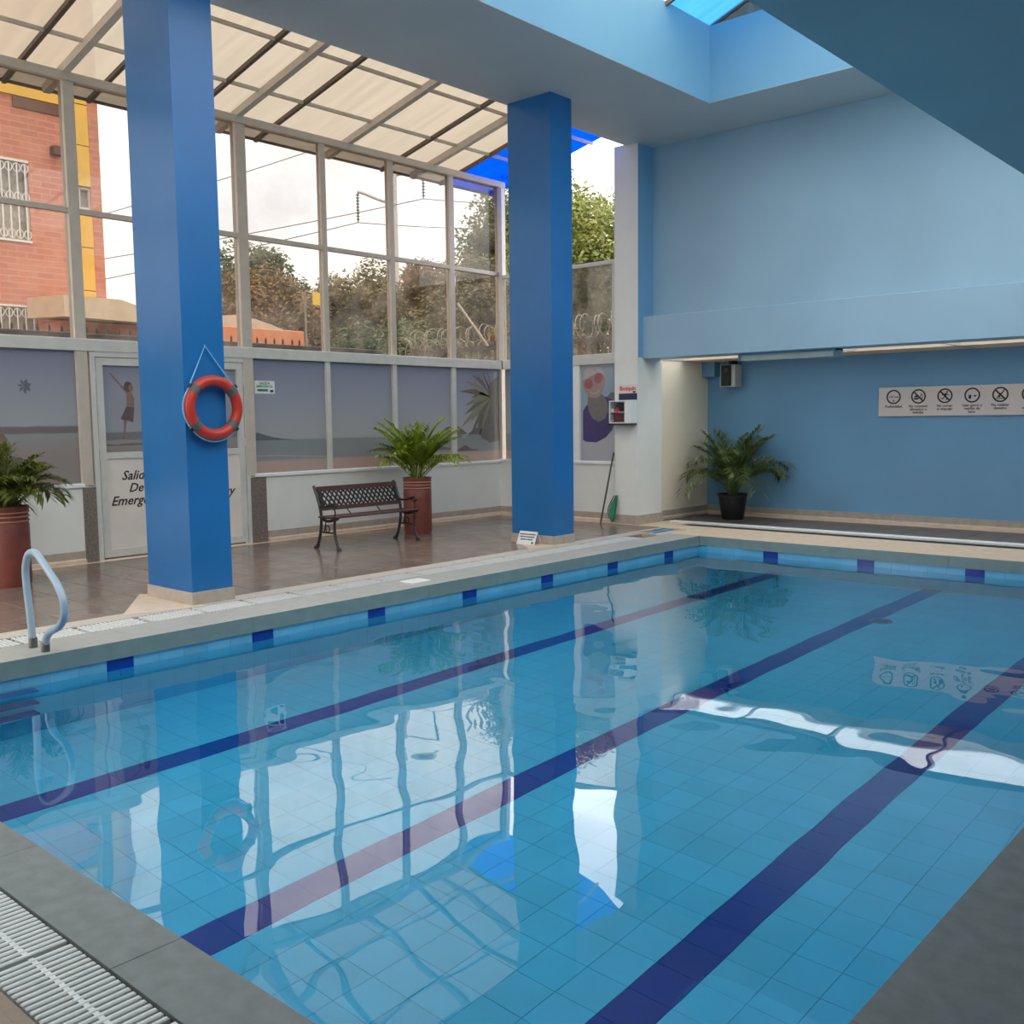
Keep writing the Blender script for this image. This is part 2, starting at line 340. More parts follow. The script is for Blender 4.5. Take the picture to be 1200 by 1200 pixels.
# waterline tiles on the left and far wall, one by one; navy every sixth
P = .2075; TH = .1
me_wl = MB().box(-.008, 0, -(P-G)/2, (P-G)/2, -TH+G, 0).mesh('waterline_tile'); me_wl.materials.append(M['tile_wl'])
me_wln = MB().box(-.008, .001, -(P-G)/2, (P-G)/2, -TH+G, 0).mesh('navy_waterline_tile'); me_wln.materials.append(M['navy'])
me_wf = MB().box(-(P-G)/2, (P-G)/2, 0, .008, -TH+G, 0).mesh('waterline_tile_far'); me_wf.materials.append(M['tile_wl'])
me_wfn = MB().box(-(P-G)/2, (P-G)/2, -.001, .008, -TH+G, 0).mesh('navy_waterline_tile_far'); me_wfn.materials.append(M['navy'])
y0 = 3.4565
for k in range(-9, 40):
    y = y0+k*P
    if y-P/2 < PY0 or y+P/2 > PY1+.02: continue
    nv = k % 6 == 0; inst('waterline_tile', me_wln if nv else me_wl, (PX0, y, -.132), basin)
x0 = -5.927
for k in range(-5, 24):
    x = x0+k*P
    if x-P/2 < PX0 or x+P/2 > PX1+.02: continue
    nv = k % 6 == 0; inst('waterline_tile', me_wfn if nv else me_wf, (x, PY1, -.132), basin)
# wall tiling below the waterline row and on the two near walls
wt_ = MB()
zrows = [(-.232-k*.214, -.232-(k+1)*.214) for k in range(5)]
for za, zb in zrows:
    for k in range(NY):
        ya = PY0+k*ty
        wt_.box(PX0-.008, PX0, ya+G/2, ya+ty-G/2, zb+G, za); wt_.box(PX1, PX1+.008, ya+G/2, ya+ty-G/2, zb+G, za)
    for k in range(NX):
        xa = PX0+k*tx
        wt_.box(xa+G/2, xa+tx-G/2, PY1, PY1+.008, zb+G, za); wt_.box(xa+G/2, xa+tx-G/2, PY0-.008, PY0, zb+G, za)
for k in range(48):
    ya = PY0+.02+k*P; wt_.box(PX1, PX1+.008, ya+G/2, ya+P-G/2, -.228, -.132)
for k in range(29):
    xa = PX0+k*P; wt_.box(xa+G/2, xa+P-G/2, PY0-.008, PY0, -.228, -.132)
tag(wt_.build('wall_tiling', M['tile'], basin, fix=False), kind='stuff')
# drain on the floor
b = MB().lathe([(.11, .0), (.11, .012), (.09, .018), (0.001, .018)], (-3.74, 9.72, ZF), 24); dr = b.build('floor_drain', M['deck_grey'], basin)
b = MB()
for k in range(-3, 4): b.box(-3.74-.075, -3.74+.075, 9.72+k*.022-.005, 9.72+k*.022+.005, ZF+.018, ZF+.024)
b.build('drain_slats', M['channel'], dr)
# sunken steps below the handrail
for zt in (-.235, -.54, -.80):
    st = MB().cbox(PX0-.0, PX0+.10, 1.9, 2.815, zt-.05, zt, .008).build('step_tread', M['navy'], basin)
# water
b = MB().quad((PX0-.005, PY0-.005, ZW), (PX1+.005, PY0-.005, ZW), (PX1+.005, PY1+.005, ZW), (PX0-.005, PY1+.005, ZW))
tag(b.build('pool_water', M['water'], None, loc=(-4, 6.5, ZW), fix=False), 'clear blue pool water mirroring the windows with a slow ripple', 'water')

# coping stones all round, each a piece
cop = tag(empty('trim_1', (-4, 6.5, -.13)), kind='structure')
def stone(x0, x1, y0, y1, m, side=None, lip=0):
    g = .0012
    o = MB().cbox(x0+g, x1-g, y0+g, y1-g, -.13, 0, .0015).build('coping_stone', m, cop)
    if side:
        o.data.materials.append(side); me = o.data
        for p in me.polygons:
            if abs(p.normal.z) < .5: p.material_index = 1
    return o
ys = [PY0+.0]+[2.6+k for k in range(0, 9)]+[PY1]
for a, c in zip(ys[:-1], ys[1:]): stone(-7.46, PX0+.02, a, c, M['coping'], M['coping_side'])
xs = [-7.46, -6.2, -5.0, -3.8, -2.75, -1.7, PX1-.02]
for a, c in zip(xs[:-1], xs[1:]): stone(a, c, PY0-.235, PY0-.0, M['coping_dark'])
xs = [-7.46, -6.35, -5.02, -3.72, -2.4, -1.1, .3]
for a, c in zip(xs[:-1], xs[1:]): stone(a, c, PY1-.02 if a > -7.4 else PY1, 12.68, M['coping_pink'], M['coping_side'])
ys = [PY0-.235, 2.45, 3.42, 4.6, 5.8, 7.0, 8.2, 9.4, 10.6, PY1-.02]
for a, c in zip(ys[:-1], ys[1:]): stone(PX1-.02, .3, a, c, M['coping_dark'])

# ================================================================== deck floor: bed and tiles
floor = tag(empty('floor', (-6, 6, -.02)), kind='structure')
b = MB()
b.box(-11.45, -7.76, -1.2, 12.45, -.15, -.012)           # bed of the left deck
b.box(-8.95, -7.94, 12.2, 14.7, -.15, -.012).box(-8.7, 2.6, 12.98, 14.7, -.15, -.012)
b.box(-7.76, .3, -1.2, 1.03, -.15, -.012).box(.3, 2.6, -1.2, 13, -.15, -.0)
b.build('mortar_bed', M['mortar'], floor)
MB().box(-7.98, -7.762, .9, 11.4, -.012, .001).build('kerb_strip', mat('kerb', (190, 180, 168), .6, .06, 9, .1, 60), floor)
T = .459
me_d = MB().cbox(-T/2+.004, T/2-.004, -T/2+.004, T/2-.004, -.012, 0, .003).mesh('deck_tile'); me_d.materials.append(M['deck'])
x = -11.2+T/2
while x < -7.98-T/2+.02:
    y = 1.25+T/2
    while y < 12.3-T/2:
        inst('deck_tile', me_d, (x, y, 0), floor); y += T
    x += T
b = MB().box(-11.2, -8.45, 12.27, 12.42, -.012, 0).box(-11.3, -11.2, 1.2, 12.42, -.012, 0).box(-11.3, -7.76, -1.2, 1.2, -.012, 0); b.build('border_strip', M['skirt_pale'], floor)
b = MB().box(-7.95, -7.46, 12.2, 12.68, -.012, 0).box(-7.53, -7.46, 11.4, 12.2, -.012, 0).box(-8.45, -7.99, 12.27, 13.2, -.012, 0).box(-7.99, -7.95, 11.4, 12.98, -.012, 0); b.build('corner_paving', M['coping_pink'], floor)
T2 = .4
me_d2 = MB().cbox(-T2/2+.003, T2/2-.003, -T2/2+.003, T2/2-.003, -.012, .0, .003).mesh('grey_tile'); me_d2.materials.append(M['deck_grey'])
for i in range(26):
    for j in range(3):
        inst('grey_tile', me_d2, (-8.3+i*T2, 13.4+j*T2, 0), floor)
MB().box(-8.5, 2.6, 14.4, 14.56, -.012, 0).build('border_strip', M['skirt_pale'], floor)
me_d3 = MB().cbox(-T/2+.004, T/2-.004, -T/2+.004, T/2-.004, -.012, 0, .003).mesh('near_tile'); me_d3.materials.append(mat('deck_brown', (150, 132, 118), .5, .12, 8, .15, 30, rand=.06))
for i in range(10):
    for j in range(2): inst('near_tile', me_d3, (-4.6+i*T, .99-T/2-j*T, 0), floor)
# pale quarter screed pads by the columns
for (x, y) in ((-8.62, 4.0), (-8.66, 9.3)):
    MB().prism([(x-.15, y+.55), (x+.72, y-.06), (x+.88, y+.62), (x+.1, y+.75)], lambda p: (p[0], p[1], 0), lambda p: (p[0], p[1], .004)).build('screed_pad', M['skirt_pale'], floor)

# far gutter: dark channel with a white edge strip
gut = tag(empty('gutter_channel', (-4, 12.85, -.06)), 'dark drain slot with a white edge strip in front of the far wall', 'gutter')
MB().box(-8.2, 2.5, 12.68, 12.98, -.12, -.02).build('channel', M['channel'], gut)
MB().cbox(-8.3, 2.5, 12.98, 13.12, -.02, .02, .006).build('edge_strip', M['white'], gut)

# ================================================================== drain grates
def grate_mesh(L, W, pitch=.036, along='y'):
    b = MB(); n = int(L/pitch)
    for k in range(n):
        a = (k+.5)*pitch
        if along == 'y': b.box(-W/2, W/2, a-.007, a+.007, -.022, 0)
        else: b.box(a-.0085, a+.0085, -W/2, W/2, -.022, 0)
    for q in (-.3*W, 0, .3*W):
        if along == 'y': b.box(q-.006, q+.006, 0, L, -.022, -.006)
        else: b.box(0, L, q-.006, q+.006, -.022, -.006)
    return b.mesh('grate_slats')
gm = grate_mesh(.5, .285); gm.materials.append(M['grate'])
t2 = tag(MB().box(-7.76, -7.46, .9, 11.4, -.14, -.06).build('trim_2', M['channel']), kind='structure')
t3 = tag(MB().box(-7.46, .3, 1.03, 1.28, -.14, -.06).build('trim_3', M['channel']), kind='structure')
ORD = ['first', 'second', 'third', 'fourth', 'fifth', 'sixth', 'seventh', 'eighth', 'ninth', 'tenth', 'eleventh', 'twelfth', 'thirteenth', 'fourteenth', 'fifteenth', 'sixteenth', 'seventeenth', 'eighteenth', 'nineteenth', 'twentieth']
gy = [.95+k*.505+(.012 if k % 3 == 0 else 0) for k in range(20)]
for k, y in enumerate(gy):
    if y < 2.4: tag(inst('grate_run', gm, (-7.61, y, 0), t2), kind='stuff'); continue
    n_ = len(gy)-1-k
    g = tag(empty('drain_grate', (-7.61, y, 0)), 'white slatted drain grate beside the left coping, %s from the far skimmer' % ORD[n_], 'grate', 'white drain grates along the left coping')
    tag(inst('slats', gm, (-7.61, y, 0), g), kind='stuff')
me_s = MB().cbox(-.0085, .0085, -.12, .12, -.024, 0, .004).mesh('slat'); me_s.materials.append(M['grate'])
me_sp = MB().box(0, .6, -.008, .008, -.026, -.002).mesh('spine'); me_sp.materials.append(M['grate'])
for x, lab in ((-3.62, 'white slatted drain grate in the bottom left corner, cut by the left frame edge'), (-3.0, 'white slatted drain grate in the bottom left corner, cut by the lower frame edge')):
    g = tag(empty('drain_grate', (x, 1.155, -.004)), lab, 'grate', 'white drain grates along the near coping')
    for k in range(20): inst('slat', me_s, (x+.015+k*.0303, 1.155, -.004), g)
    inst('spine', me_sp, (x, 1.155, -.004), g)
b = MB()
for x in (-7.34, -6.72, -6.1, -5.48, -4.86, -4.24, -2.38, -1.76, -1.14, -.52):
    for k in range(20): b.box(x+.0065+k*.0303, x+.0235+k*.0303, 1.035, 1.275, -.028, -.004)
    b.box(x, x+.6, 1.147, 1.163, -.028, -.006)
tag(b.build('grate_run', M['grate'], t3), kind='stuff')

# ================================================================== walls, ceiling slab, columns
XL = -11.3
wl = tag(MB().box(XL-.14, XL, -1.2, 5.36, 0, .88).box(XL-.14, XL, 7.5, 12.5, 0, .88).build('wall_left', M['white_wall']), kind='structure')
MB().cbox(XL-.16, XL+.03, -1.2, 5.25, .88, .925, .01).build('window_ledge', M['white'], wl)
MB().cbox(XL-.16, XL+.03, 7.55, 12.5, .88, .925, .01).build('window_ledge', M['white'], wl)
MB().box(XL, XL+.015, 5.23, 5.385, 0, .875).build('granite_jamb', M['granite'], wl)
MB().box(XL, XL+.015, 7.48, 7.72, 0, .875).build('granite_jamb', M['granite'], wl)
wr = tag(MB().box(XL, -8.87, 12.4, 12.54, 0, .9).build('wall_return', M['white_wall']), kind='structure')
MB().cbox(XL, -8.87, 12.37, 12.56, .9, .945, .01).build('window_ledge', M['white'], wr)
def board(name, x0, x1, y0, y1, nx, ny):
    o = tag(empty(name, ((x0+x1)/2, (y0+y1)/2, 0)), kind='structure')
    L = x1-x0 if nx else y1-y0; n = max(1, round(L/.45))
    for k in range(n):
        if nx:
            MB().cbox(x0+L*k/n+.002, x0+L*(k+1)/n-.002, y0, y1, .055, .145, .004).build('skirting_tile', M['skirt'], o)
        else:
            MB().cbox(x0, x1, y0+L*k/n+.002, y0+L*(k+1)/n-.002, .055, .145, .004).build('skirting_tile', M['skirt'], o)
    MB().cbox(x0-(0 if nx else 0), x1+(0 if nx else .03), y0-(.03 if nx else 0), y1, 0, .055, .015).build('cove_strip', M['skirt_pale'], o)
    return o
board('baseboard_left', XL, XL+.02, 7.73, 12.4, 0, 1)
board('baseboard_left_near', XL, XL+.02, -1.2, 5.22, 0, 1)
board('baseboard_return', XL+.02, -8.87, 12.38, 12.4, 1, 0)
board('baseboard_far', -8.55, 2.6, 14.53, 14.55, 1, 0)
wf = tag(MB().box(-8.7, 2.6, 14.55, 14.7, 0, 2.5).build('wall_far', M['blue_wall']), kind='structure')
wrec = tag(MB().box(-8.87, -8.57, 12.98, 14.55, 0, 2.52).build('wall_recess', M['cream_wall']), kind='structure')
board('baseboard_recess', -8.57, -8.55, 13.0, 14.55, 0, 1)
wu = tag(MB().box(-8.87, 2.6, 12.72, 12.98, 3.1, 6.6).build('wall_far_upper', M['pale_blue']), kind='structure')
bm_ = tag(MB().cbox(-8.46, 2.6, 12.46, 12.95, 2.485, 3.1, .01).build('wall_far_beam', M['pale_blue']), kind='structure')
# corner pillar: white front, side painted blue above the beam
pil = tag(empty('corner_pillar', (-8.66, 12.6, 0)), 'white corner pillar with a blue upper side carrying the first aid cabinet', 'pillar')
MB().box(-8.87, -8.45, 12.33, 12.98, 0, 5.6).build('shaft', M['white_wall'], pil)
MB().box(-8.45, -8.444, 12.335, 12.98, 2.5, 5.6).build('side_panel', M['blue_wall'], pil)
MB().cbox(-8.88, -8.435, 12.315, 12.33, 0, .14, .004).box(-8.45, -8.435, 12.33, 13.0, 0, .14).build('skirting', M['skirt'], pil)
# concrete slab with the opening over the pool, upstand above it
ce = tag(MB().box(-8.67, -6.75, -1.2, 12.98, 5.59, 6.53).box(-6.75, 2.6, 11.45, 12.72, 5.59, 6.53).box(-6.75, 2.6, -1.2, -.6, 5.59, 6.53).build('ceiling', M['ceil_blue']), kind='structure')
MB().box(-8.668, -6.752, -1.2, 12.7, 5.584, 5.59).box(-6.752, 2.6, 11.452, 12.7, 5.584, 5.59).build('underside', mat('slab_grey', (186, 192, 194), .6, .04, 1.0, .05, 50), ce)
c2 = tag(MB().box(-2.2, 2.6, -1.2, 12.46, 3.4, 3.7).build('ceiling_gallery', M['soffit_blue']), kind='structure')
tag(MB().box(2.6, 2.8, -1.2, 14.7, -.1, 6.5).build('wall_right', M['white_wall']), kind='structure')
tag(MB().box(-8.0, 2.8, -1.4, -1.2, -.1, 6.5).build('wall_near', M['white_wall']), kind='structure')
def column(x0, x1, y0, y1, lab):
    c = tag(empty('column', ((x0+x1)/2, (y0+y1)/2, 0)), lab, 'column', 'blue columns along the left side of the pool')
    MB().box(x0, x1, y0, y1, 0, 5.6).build('shaft', M['column_blue'], c)
    b = MB(); e = .012
    for (a, bb, cc, dd) in ((x0-e, x1+e, y0-e, y0), (x1, x1+e, y0, y1), (x0-e, x0, y0, y1), (x0-e, x1+e, y1, y1+e)):
        MB().cbox(a, bb, cc, dd, 0, .115, .003).build('skirting', M['skirt'], c)
    return c
column(-8.60, -7.84, 4.56, 4.965, 'square bright blue column with the red life buoy hung on it')
column(-8.63, -7.93, 9.69, 10.11, 'square bright blue column with the small tent sign at its foot')

# ================================================================== lean-to roof of cream sheets over the deck
def roofz(x): return 5.545+.23*(x-XL)
rf = tag(empty('leanto_roof', (-10.2, 7, 5.6)), 'lean-to roof of cream translucent sheets on steel rafters above the deck', 'roof')
thick = [1.2, 3.25, 5.28, 7.5, 9.3, 10.97]; thin = [2.2, 4.85, 5.82, 7.02, 8.15, 10.42, 11.68]
xa, xb = -11.9, -8.67
edges = sorted([-1.0]+thick+thin+[12.4, 13.0])
for a, c in zip(edges[:-1], edges[1:]):
    blue = a >= 11.6
    mb = MB(); h = .075
    mb.prism([(xa, roofz(xa)+h), (xb, roofz(xb)+h), (xb, roofz(xb)+h+.008), (xa, roofz(xa)+h+.008)], lambda p: (p[0], a+.004, p[1]), lambda p: (p[0], c-.004, p[1]))
    mb.build('roof_sheet', M['blue_sheet'] if blue else M['cream_sheet'], rf)
for y in thick: MB().bar((xa+.1, y, roofz(xa+.1)+.01), (xb, y, roofz(xb)+.01), .085, .09).build('rafter', M['alu_dark'], rf)
for y in thin: MB().bar((xa, y, roofz(xa)+.045), (xb, y, roofz(xb)+.045), .05, .05).build('rafter', M['steel_dark'], rf)
for x in (-9.77, -10.78): MB().bar((x, -1, roofz(x)+.05), (x, 13, roofz(x)+.05), .035, .04).build('purlin', M['alu_dark'], rf)
MB().bar((xa, -1, roofz(xa)+.06), (xa, 13, roofz(xa)+.06), .035, .03).build('eave_bar', M['steel_dark'], rf)

# pool gable roof of pale blue sheets; unseen clear sheets added to light the room
sk = tag(empty('skylight_roof', (-4, 6, 6.53)), 'gabled skylight roof of pale blue and added clear sheets above the pool opening', 'roof')
rx, rz = -4.0, 6.53+.36*2.75
def sheet(x0, z0, x1, z1, y0, y1, name, m='clear_sheet'):
    MB().prism([(x0, z0), (x1, z1), (x1, z1+.01), (x0, z0+.01)], lambda p: (p[0], y0, p[1]), lambda p: (p[0], y1, p[1])).build(name, M[m], sk)
for k in range(12):
    y0 = -1.0+k*1.04; sheet(-6.75, 6.53, rx, rz, y0+.005, y0+1.035, 'roof_sheet', 'sky_sheet' if k % 3 == 2 else 'clear_sheet'); sheet(rx, rz, 2.6, rz-.36*6.6*.45, y0+.005, y0+1.035, 'roof_sheet')
    MB().bar((-6.75, y0, 6.5), (rx, y0, rz-.03), .04, .05).build('rafter', M['steel_dark'], sk)
    MB().bar((rx, y0, rz-.03), (2.6, y0, rz-.36*6.6*.45-.03), .04, .05).build('rafter', M['steel_dark'], sk)
b = MB(); n = 110
def gz(x): return 6.53+.36*(x+6.75) if x < rx else rz-.162*(x-rx)
for k in range(n):
    xx0 = -6.75+k*.085; xx1 = xx0+.085; d0 = 11.49+(.018 if k % 2 else 0); d1 = 11.49+(0 if k % 2 else .018)
    if xx1 > 2.6: break
    b.quad((xx0, d0, 6.53), (xx1, d1, 6.53), (xx1, d1, gz(xx1)), (xx0, d0, gz(xx0)))
b.build('gable_sheet', M['corrug'], sk)
MB().bar((-6.75, 11.47, 6.53), (rx, 11.47, rz), .03, .05).build('gable_trim', M['steel_dark'], sk)

# low translucent roof over the recess behind the beam
rr = tag(empty('recess_roof', (-5, 13.8, 2.52)), 'low strip of translucent roof between the beam and the blue far wall', 'roof')
for k in range(8):
    x0 = -8.57+k*1.4; MB().box(x0+.008, x0+1.392, 12.95, 13.75, 2.54, 2.55).build('roof_sheet', M['clear_sheet'], rr)
    MB().box(x0-.02, x0+.02, 12.95, 14.55, 2.5, 2.54).build('roof_bar', M['alu_dark'], rr)
MB().box(-8.57, 2.6, 13.75, 14.7, 2.5, 2.56).build('soffit_board', mat('soffit_cream', (240, 208, 178), .6, .04, 4), rr)

# ================================================================== left glazing
win = tag(empty('window_1', (XL, 7, .9)), kind='structure')
def vbar(y0, y1, z0, z1, par, m='alu', d0=-.09, d1=.0, name='mullion'): return MB().cbox(XL+d0, XL+d1, y0, y1, z0, z1, .004).build(name, M[m], par)
posts = [(-.98, -.85), (1.05, 1.18), (3.15, 3.28), (5.235, 5.36), (7.435, 7.58)]; mull = [(8.785, 8.87), (10.035, 10.125), (11.285, 11.39)]
for a, c in posts: vbar(a, c, .9, 5.45, win, 'alu_dark' if c > 0 else 'alu_dark', -.11, .012, 'post')
for a, c in mull: vbar(a, c, 2.58, 5.45, win, 'alu_dark'); vbar(a+.005, c-.01, .92, 2.45, win)
vbar(12.44, 12.58, 0.9, 5.45, win, 'alu_dark', -.09, .02, 'post')
MB().cbox(XL-.1, XL+.03, -1, 12.58, 5.43, 5.525, .006).build('top_rail', M['alu_dark'], win)
MB().cbox(XL-.1, XL+.02, -1, 12.58, 2.445, 2.585, .01).build('transom_rail', M['alu'], win)
segs = [(-.85, 1.05), (1.18, 3.15), (3.28, 5.235), (5.36, 7.435), (7.58, 8.785), (8.87, 10.035), (10.125, 11.285), (11.39, 12.44)]
for a, c in segs:
    MB().cbox(XL-.06, XL-.0, a, c, 3.985, 4.045, .004).build('mid_rail', M['alu_dark'], win)
    MB().box(XL-.045, XL-.04, a, c, 2.585, 3.985).build('pane', M['glass_dusty'], win)
    MB().box(XL-.045, XL-.04, a, c, 4.045, 5.43).build('pane', M['glass'], win)
panes = {}
for k, (a, c) in enumerate(segs):
    if k == 3: continue
    panes[k] = MB().box(XL-.05, XL-.04, a, c, .925, 2.445).build('print_pane', M['beach_left'] if k < 3 else M['beach'], win)
# flat printed figures on the panes
def decal(name, m, par, pts, off=0.0015, wall='L'):
    if wall == 'L': x = XL-.04+off; return MB().prism(pts, lambda p: (x, p[0], p[1]), lambda p: (x-.0012, p[0], p[1])).build(name, m, par)
    y = 12.44-off; return MB().prism(pts, lambda p: (p[0], y, p[1]), lambda p: (p[0], y+.0012, p[1])).build(name, m, par)
def ell(cx, cy, rx_, ry_, n=20, a0=0): return [(cx+rx_*math.cos(2*math.pi*k/n+a0), cy+ry_*math.sin(2*math.pi*k/n+a0)) for k in range(n)]
p_hill = flat('print_hill', (117, 124, 127)); p_dark = flat('print_dark', (134, 128, 122)); p_palm = flat('print_palm', (134, 129, 112)); p_palm2 = flat('print_palm_light', (160, 156, 129)); p_skin = flat('print_skin', (180, 144, 129)); p_short = flat('print_short', (115, 100, 96)); p_pur = flat('print_purple', (90, 80, 132)); p_red = flat('print_red', (182, 110, 115)); p_face = flat('print_face', (180, 158, 151)); p_neck = flat('print_neck', (139, 132, 129)); p_cap = flat('print_cap', (201, 194, 192)); p_wht = flat('print_white', (247, 240, 230)); p_foam = flat('print_foam', (187, 187, 184))
decal('printed_hill', p_hill, panes[4], [(7.59, 1.36), (7.59, 1.462), (7.66, 1.465), (7.76, 1.435), (7.9, 1.40), (8.1, 1.375), (8.25, 1.36)])
decal('printed_surf', p_foam, panes[4], [(7.59, 1.165), (7.95, 1.16), (8.4, 1.135), (8.78, 1.12), (8.78, 1.105), (8.4, 1.12), (7.95, 1.145), (7.59, 1.15)])
# beach huts and big palm on the last two panes
decal('printed_hut', p_dark, panes[6], [(11.0, 1.36), (11.1, 1.45), (11.2, 1.5), (11.275, 1.50), (11.275, 1.36)])
decal('printed_hut', p_dark, panes[7], [(11.395, 1.50), (11.46, 1.5), (11.66, 1.38), (11.395, 1.36)])
decal('printed_hut', p_dark, panes[7], [(11.66, 1.37), (11.86, 1.48), (12.1, 1.44), (12.1, 1.36)], .003)
decal('printed_lounger', p_dark, panes[7], [(11.42, 1.12), (11.6, 1.2), (11.75, 1.13), (11.9, 1.12), (11.9, 1.10), (11.42, 1.10)])
decal('printed_lounger', p_dark, panes[6], [(10.9, 1.15), (11.05, 1.19), (11.27, 1.16), (11.27, 1.13), (10.9, 1.13)])
decal('printed_bush', p_dark, panes[7], [(12.0, 1.3), (11.9, 1.5), (12.02, 1.7), (12.1, 1.9), (12.2, 2.2), (12.42, 2.34), (12.43, 1.25), (12.2, 1.22)])
for k in range(16):
    a = R(100+k*9); l = .55+.12*(k % 3); cx, cz = 12.25, 1.98
    tip = (max(11.42, cx+math.cos(a)*l), min(2.42, cz+math.sin(a)*l*.8-.1*(k % 4))); md = ((cx+tip[0])/2-.02, (cz+tip[1])/2+.09)
    decal('printed_frond', p_palm2 if k % 2 else p_palm, panes[7], [(cx, cz), md, tip, (md[0]+.05, md[1]-.1)], .003+.0004*(k % 5))
# left pane: small palm head, shore line
for k in range(7):
    a = 2*math.pi*k/7+.3; cx, cz = 4.66, 2.03; t_ = (cx+.08*math.cos(a), cz+.09*math.sin(a)); decal('printed_frond', p_hill, panes[2], [(cx, cz), (cx+.05*math.cos(a+.4), cz+.05*math.sin(a+.4)+.01), t_, (cx+.05*math.cos(a-.4), cz+.05*math.sin(a-.4))], .0015+.0003*k)
decal('printed_rock', flat('print_rock', (142, 124, 108)), panes[2], [(3.9, 1.15), (4.0, 1.6), (4.2, 1.62), (4.38, 1.55), (4.45, 1.45), (4.4, 1.3), (4.5, 1.15)])
decal('printed_sand', flat('print_sand', (150, 134, 126)), panes[2], [(3.7, .93), (3.7, 1.32), (4.4, 1.3), (4.85, 1.12), (5.0, .93)], .003)
# exit sign stuck to the first pane right of the door
ex = tag(empty('exit_sign', (XL-.036, 7.78, 1.98)), 'small white and green emergency exit sign on the pane right of the door', 'sign')
MB().box(XL-.0395, XL-.036, 7.625, 7.94, 1.985, 2.155).build('plate', M['white'], ex)
L3 = lambda y, z, x0=XL-.036: (lambda a, b_, d: (x0+d, y+a, z+b_))
txt('lettering', 'SALIDA', .05, M['green_ink'], ex, L3(7.78, 2.122), bold=.001)
txt('lettering', 'EMERGENCIA', .042, M['green_ink'], ex, L3(7.78, 2.08), bold=.001)
MB().prism([(7.655, 2.03), (7.69, 2.05), (7.69, 2.045), (7.83, 2.045), (7.83, 2.015), (7.69, 2.015), (7.69, 2.01)], lambda p: (XL-.036, p[0], p[1]), lambda p: (XL-.0345, p[0], p[1])).build('arrow', M['green_ink'], ex)
MB().prism(ell(7.89, 2.02, .028, .017), lambda p: (XL-.036, p[0], p[1]), lambda p: (XL-.0345, p[0], p[1])).build('emblem', M['navy_ink'], ex)

# emergency door, two leaves
door = tag(empty('door_1', (XL, 6.4, 0)), kind='structure')
fr_ = MB().cbox(XL-.08, XL+.01, 5.385, 5.445, 0, 2.44, .004).cbox(XL-.08, XL+.01, 7.43, 7.49, 0, 2.44, .004).cbox(XL-.08, XL+.01, 5.445, 7.43, 2.385, 2.445, .004); fr_.build('door_frame', M['alu'], door)
p_boy = flat('print_boy', (158, 128, 114))
for (a, c) in ((5.455, 6.43), (6.44, 7.42)):
    lf = MB().cbox(XL-.055, XL-.0, a, a+.085, .03, 2.375, .004).cbox(XL-.055, XL-.0, c-.085, c, .03, 2.375, .004).cbox(XL-.055, XL, a+.085, c-.085, 2.29, 2.375, .004).cbox(XL-.055, XL, a+.085, c-.085, 1.195, 1.27, .004).cbox(XL-.055, XL, a+.085, c-.085, .03, .12, .004).build('door_leaf', M['alu'], door)
    MB().box(XL-.045, XL-.02, a+.085, c-.085, .12, 1.195).build('kick_panel', M['door_panel'], lf)
    pn = MB().box(XL-.05, XL-.04, a+.085, c-.085, 1.27, 2.29).build('print_pane', M['beach_door'], lf)
    if a < 6:
        D = lambda nm, m_, pts, o=.0015: decal(nm, m_, lf, pts, o)
        D('printed_boy_arm', p_boy, [(5.632, 2.2), (5.65, 2.205), (5.845, 2.0), (5.83, 1.97)])
        D('printed_boy_torso', p_boy, [(5.84, 1.99), (5.9, 1.985), (5.935, 1.9), (5.925, 1.8), (5.835, 1.81), (5.84, 1.9)])
        D('printed_boy_head', flat('print_hair', (110, 92, 84)), ell(5.862, 2.045, .052, .062), .002)
        D('printed_boy_face', p_boy, ell(5.895, 2.03, .03, .045), .003)
        D('printed_boy_shorts', p_short, [(5.83, 1.81), (5.93, 1.80), (5.905, 1.62), (5.85, 1.64), (5.75, 1.66)], .0025)
        D('printed_boy_leg', p_boy, [(5.79, 1.66), (5.83, 1.65), (5.805, 1.52), (5.79, 1.42), (5.765, 1.43), (5.785, 1.53)])
        D('printed_beach', p_dark, [(5.54, 1.37), (5.7, 1.36), (5.85, 1.375), (6.3, 1.37), (6.3, 1.345), (5.54, 1.345)], .0015)
for (y, z, s, sz) in ((5.89, .985, 'Salida', .155), (5.89, .835, 'De', .15), (5.93, .685, 'Emergencia', .155)):
    txt('lettering', s, sz, M['ink'], door, L3(y, z, XL-.019), shear=.35, bold=.0025)
for (y, z, s, sz) in ((6.93, .99, 'Exit', .17), (6.93, .83, 'Of', .16), (6.86, .72, 'Emergency', .17)):
    txt('lettering', s, sz, M['ink'], door, L3(y, z, XL-.019), shear=.35, bold=.0025)
for (y, z) in ((5.45, 1.3), (5.45, .35), (5.45, 2.1), (7.425, 1.3), (7.425, .25), (7.425, 2.1)): MB().lathe([(.012, 0), (.012, .1)], (XL+.006, y, z), 10).build('hinge', M['alu'], door)

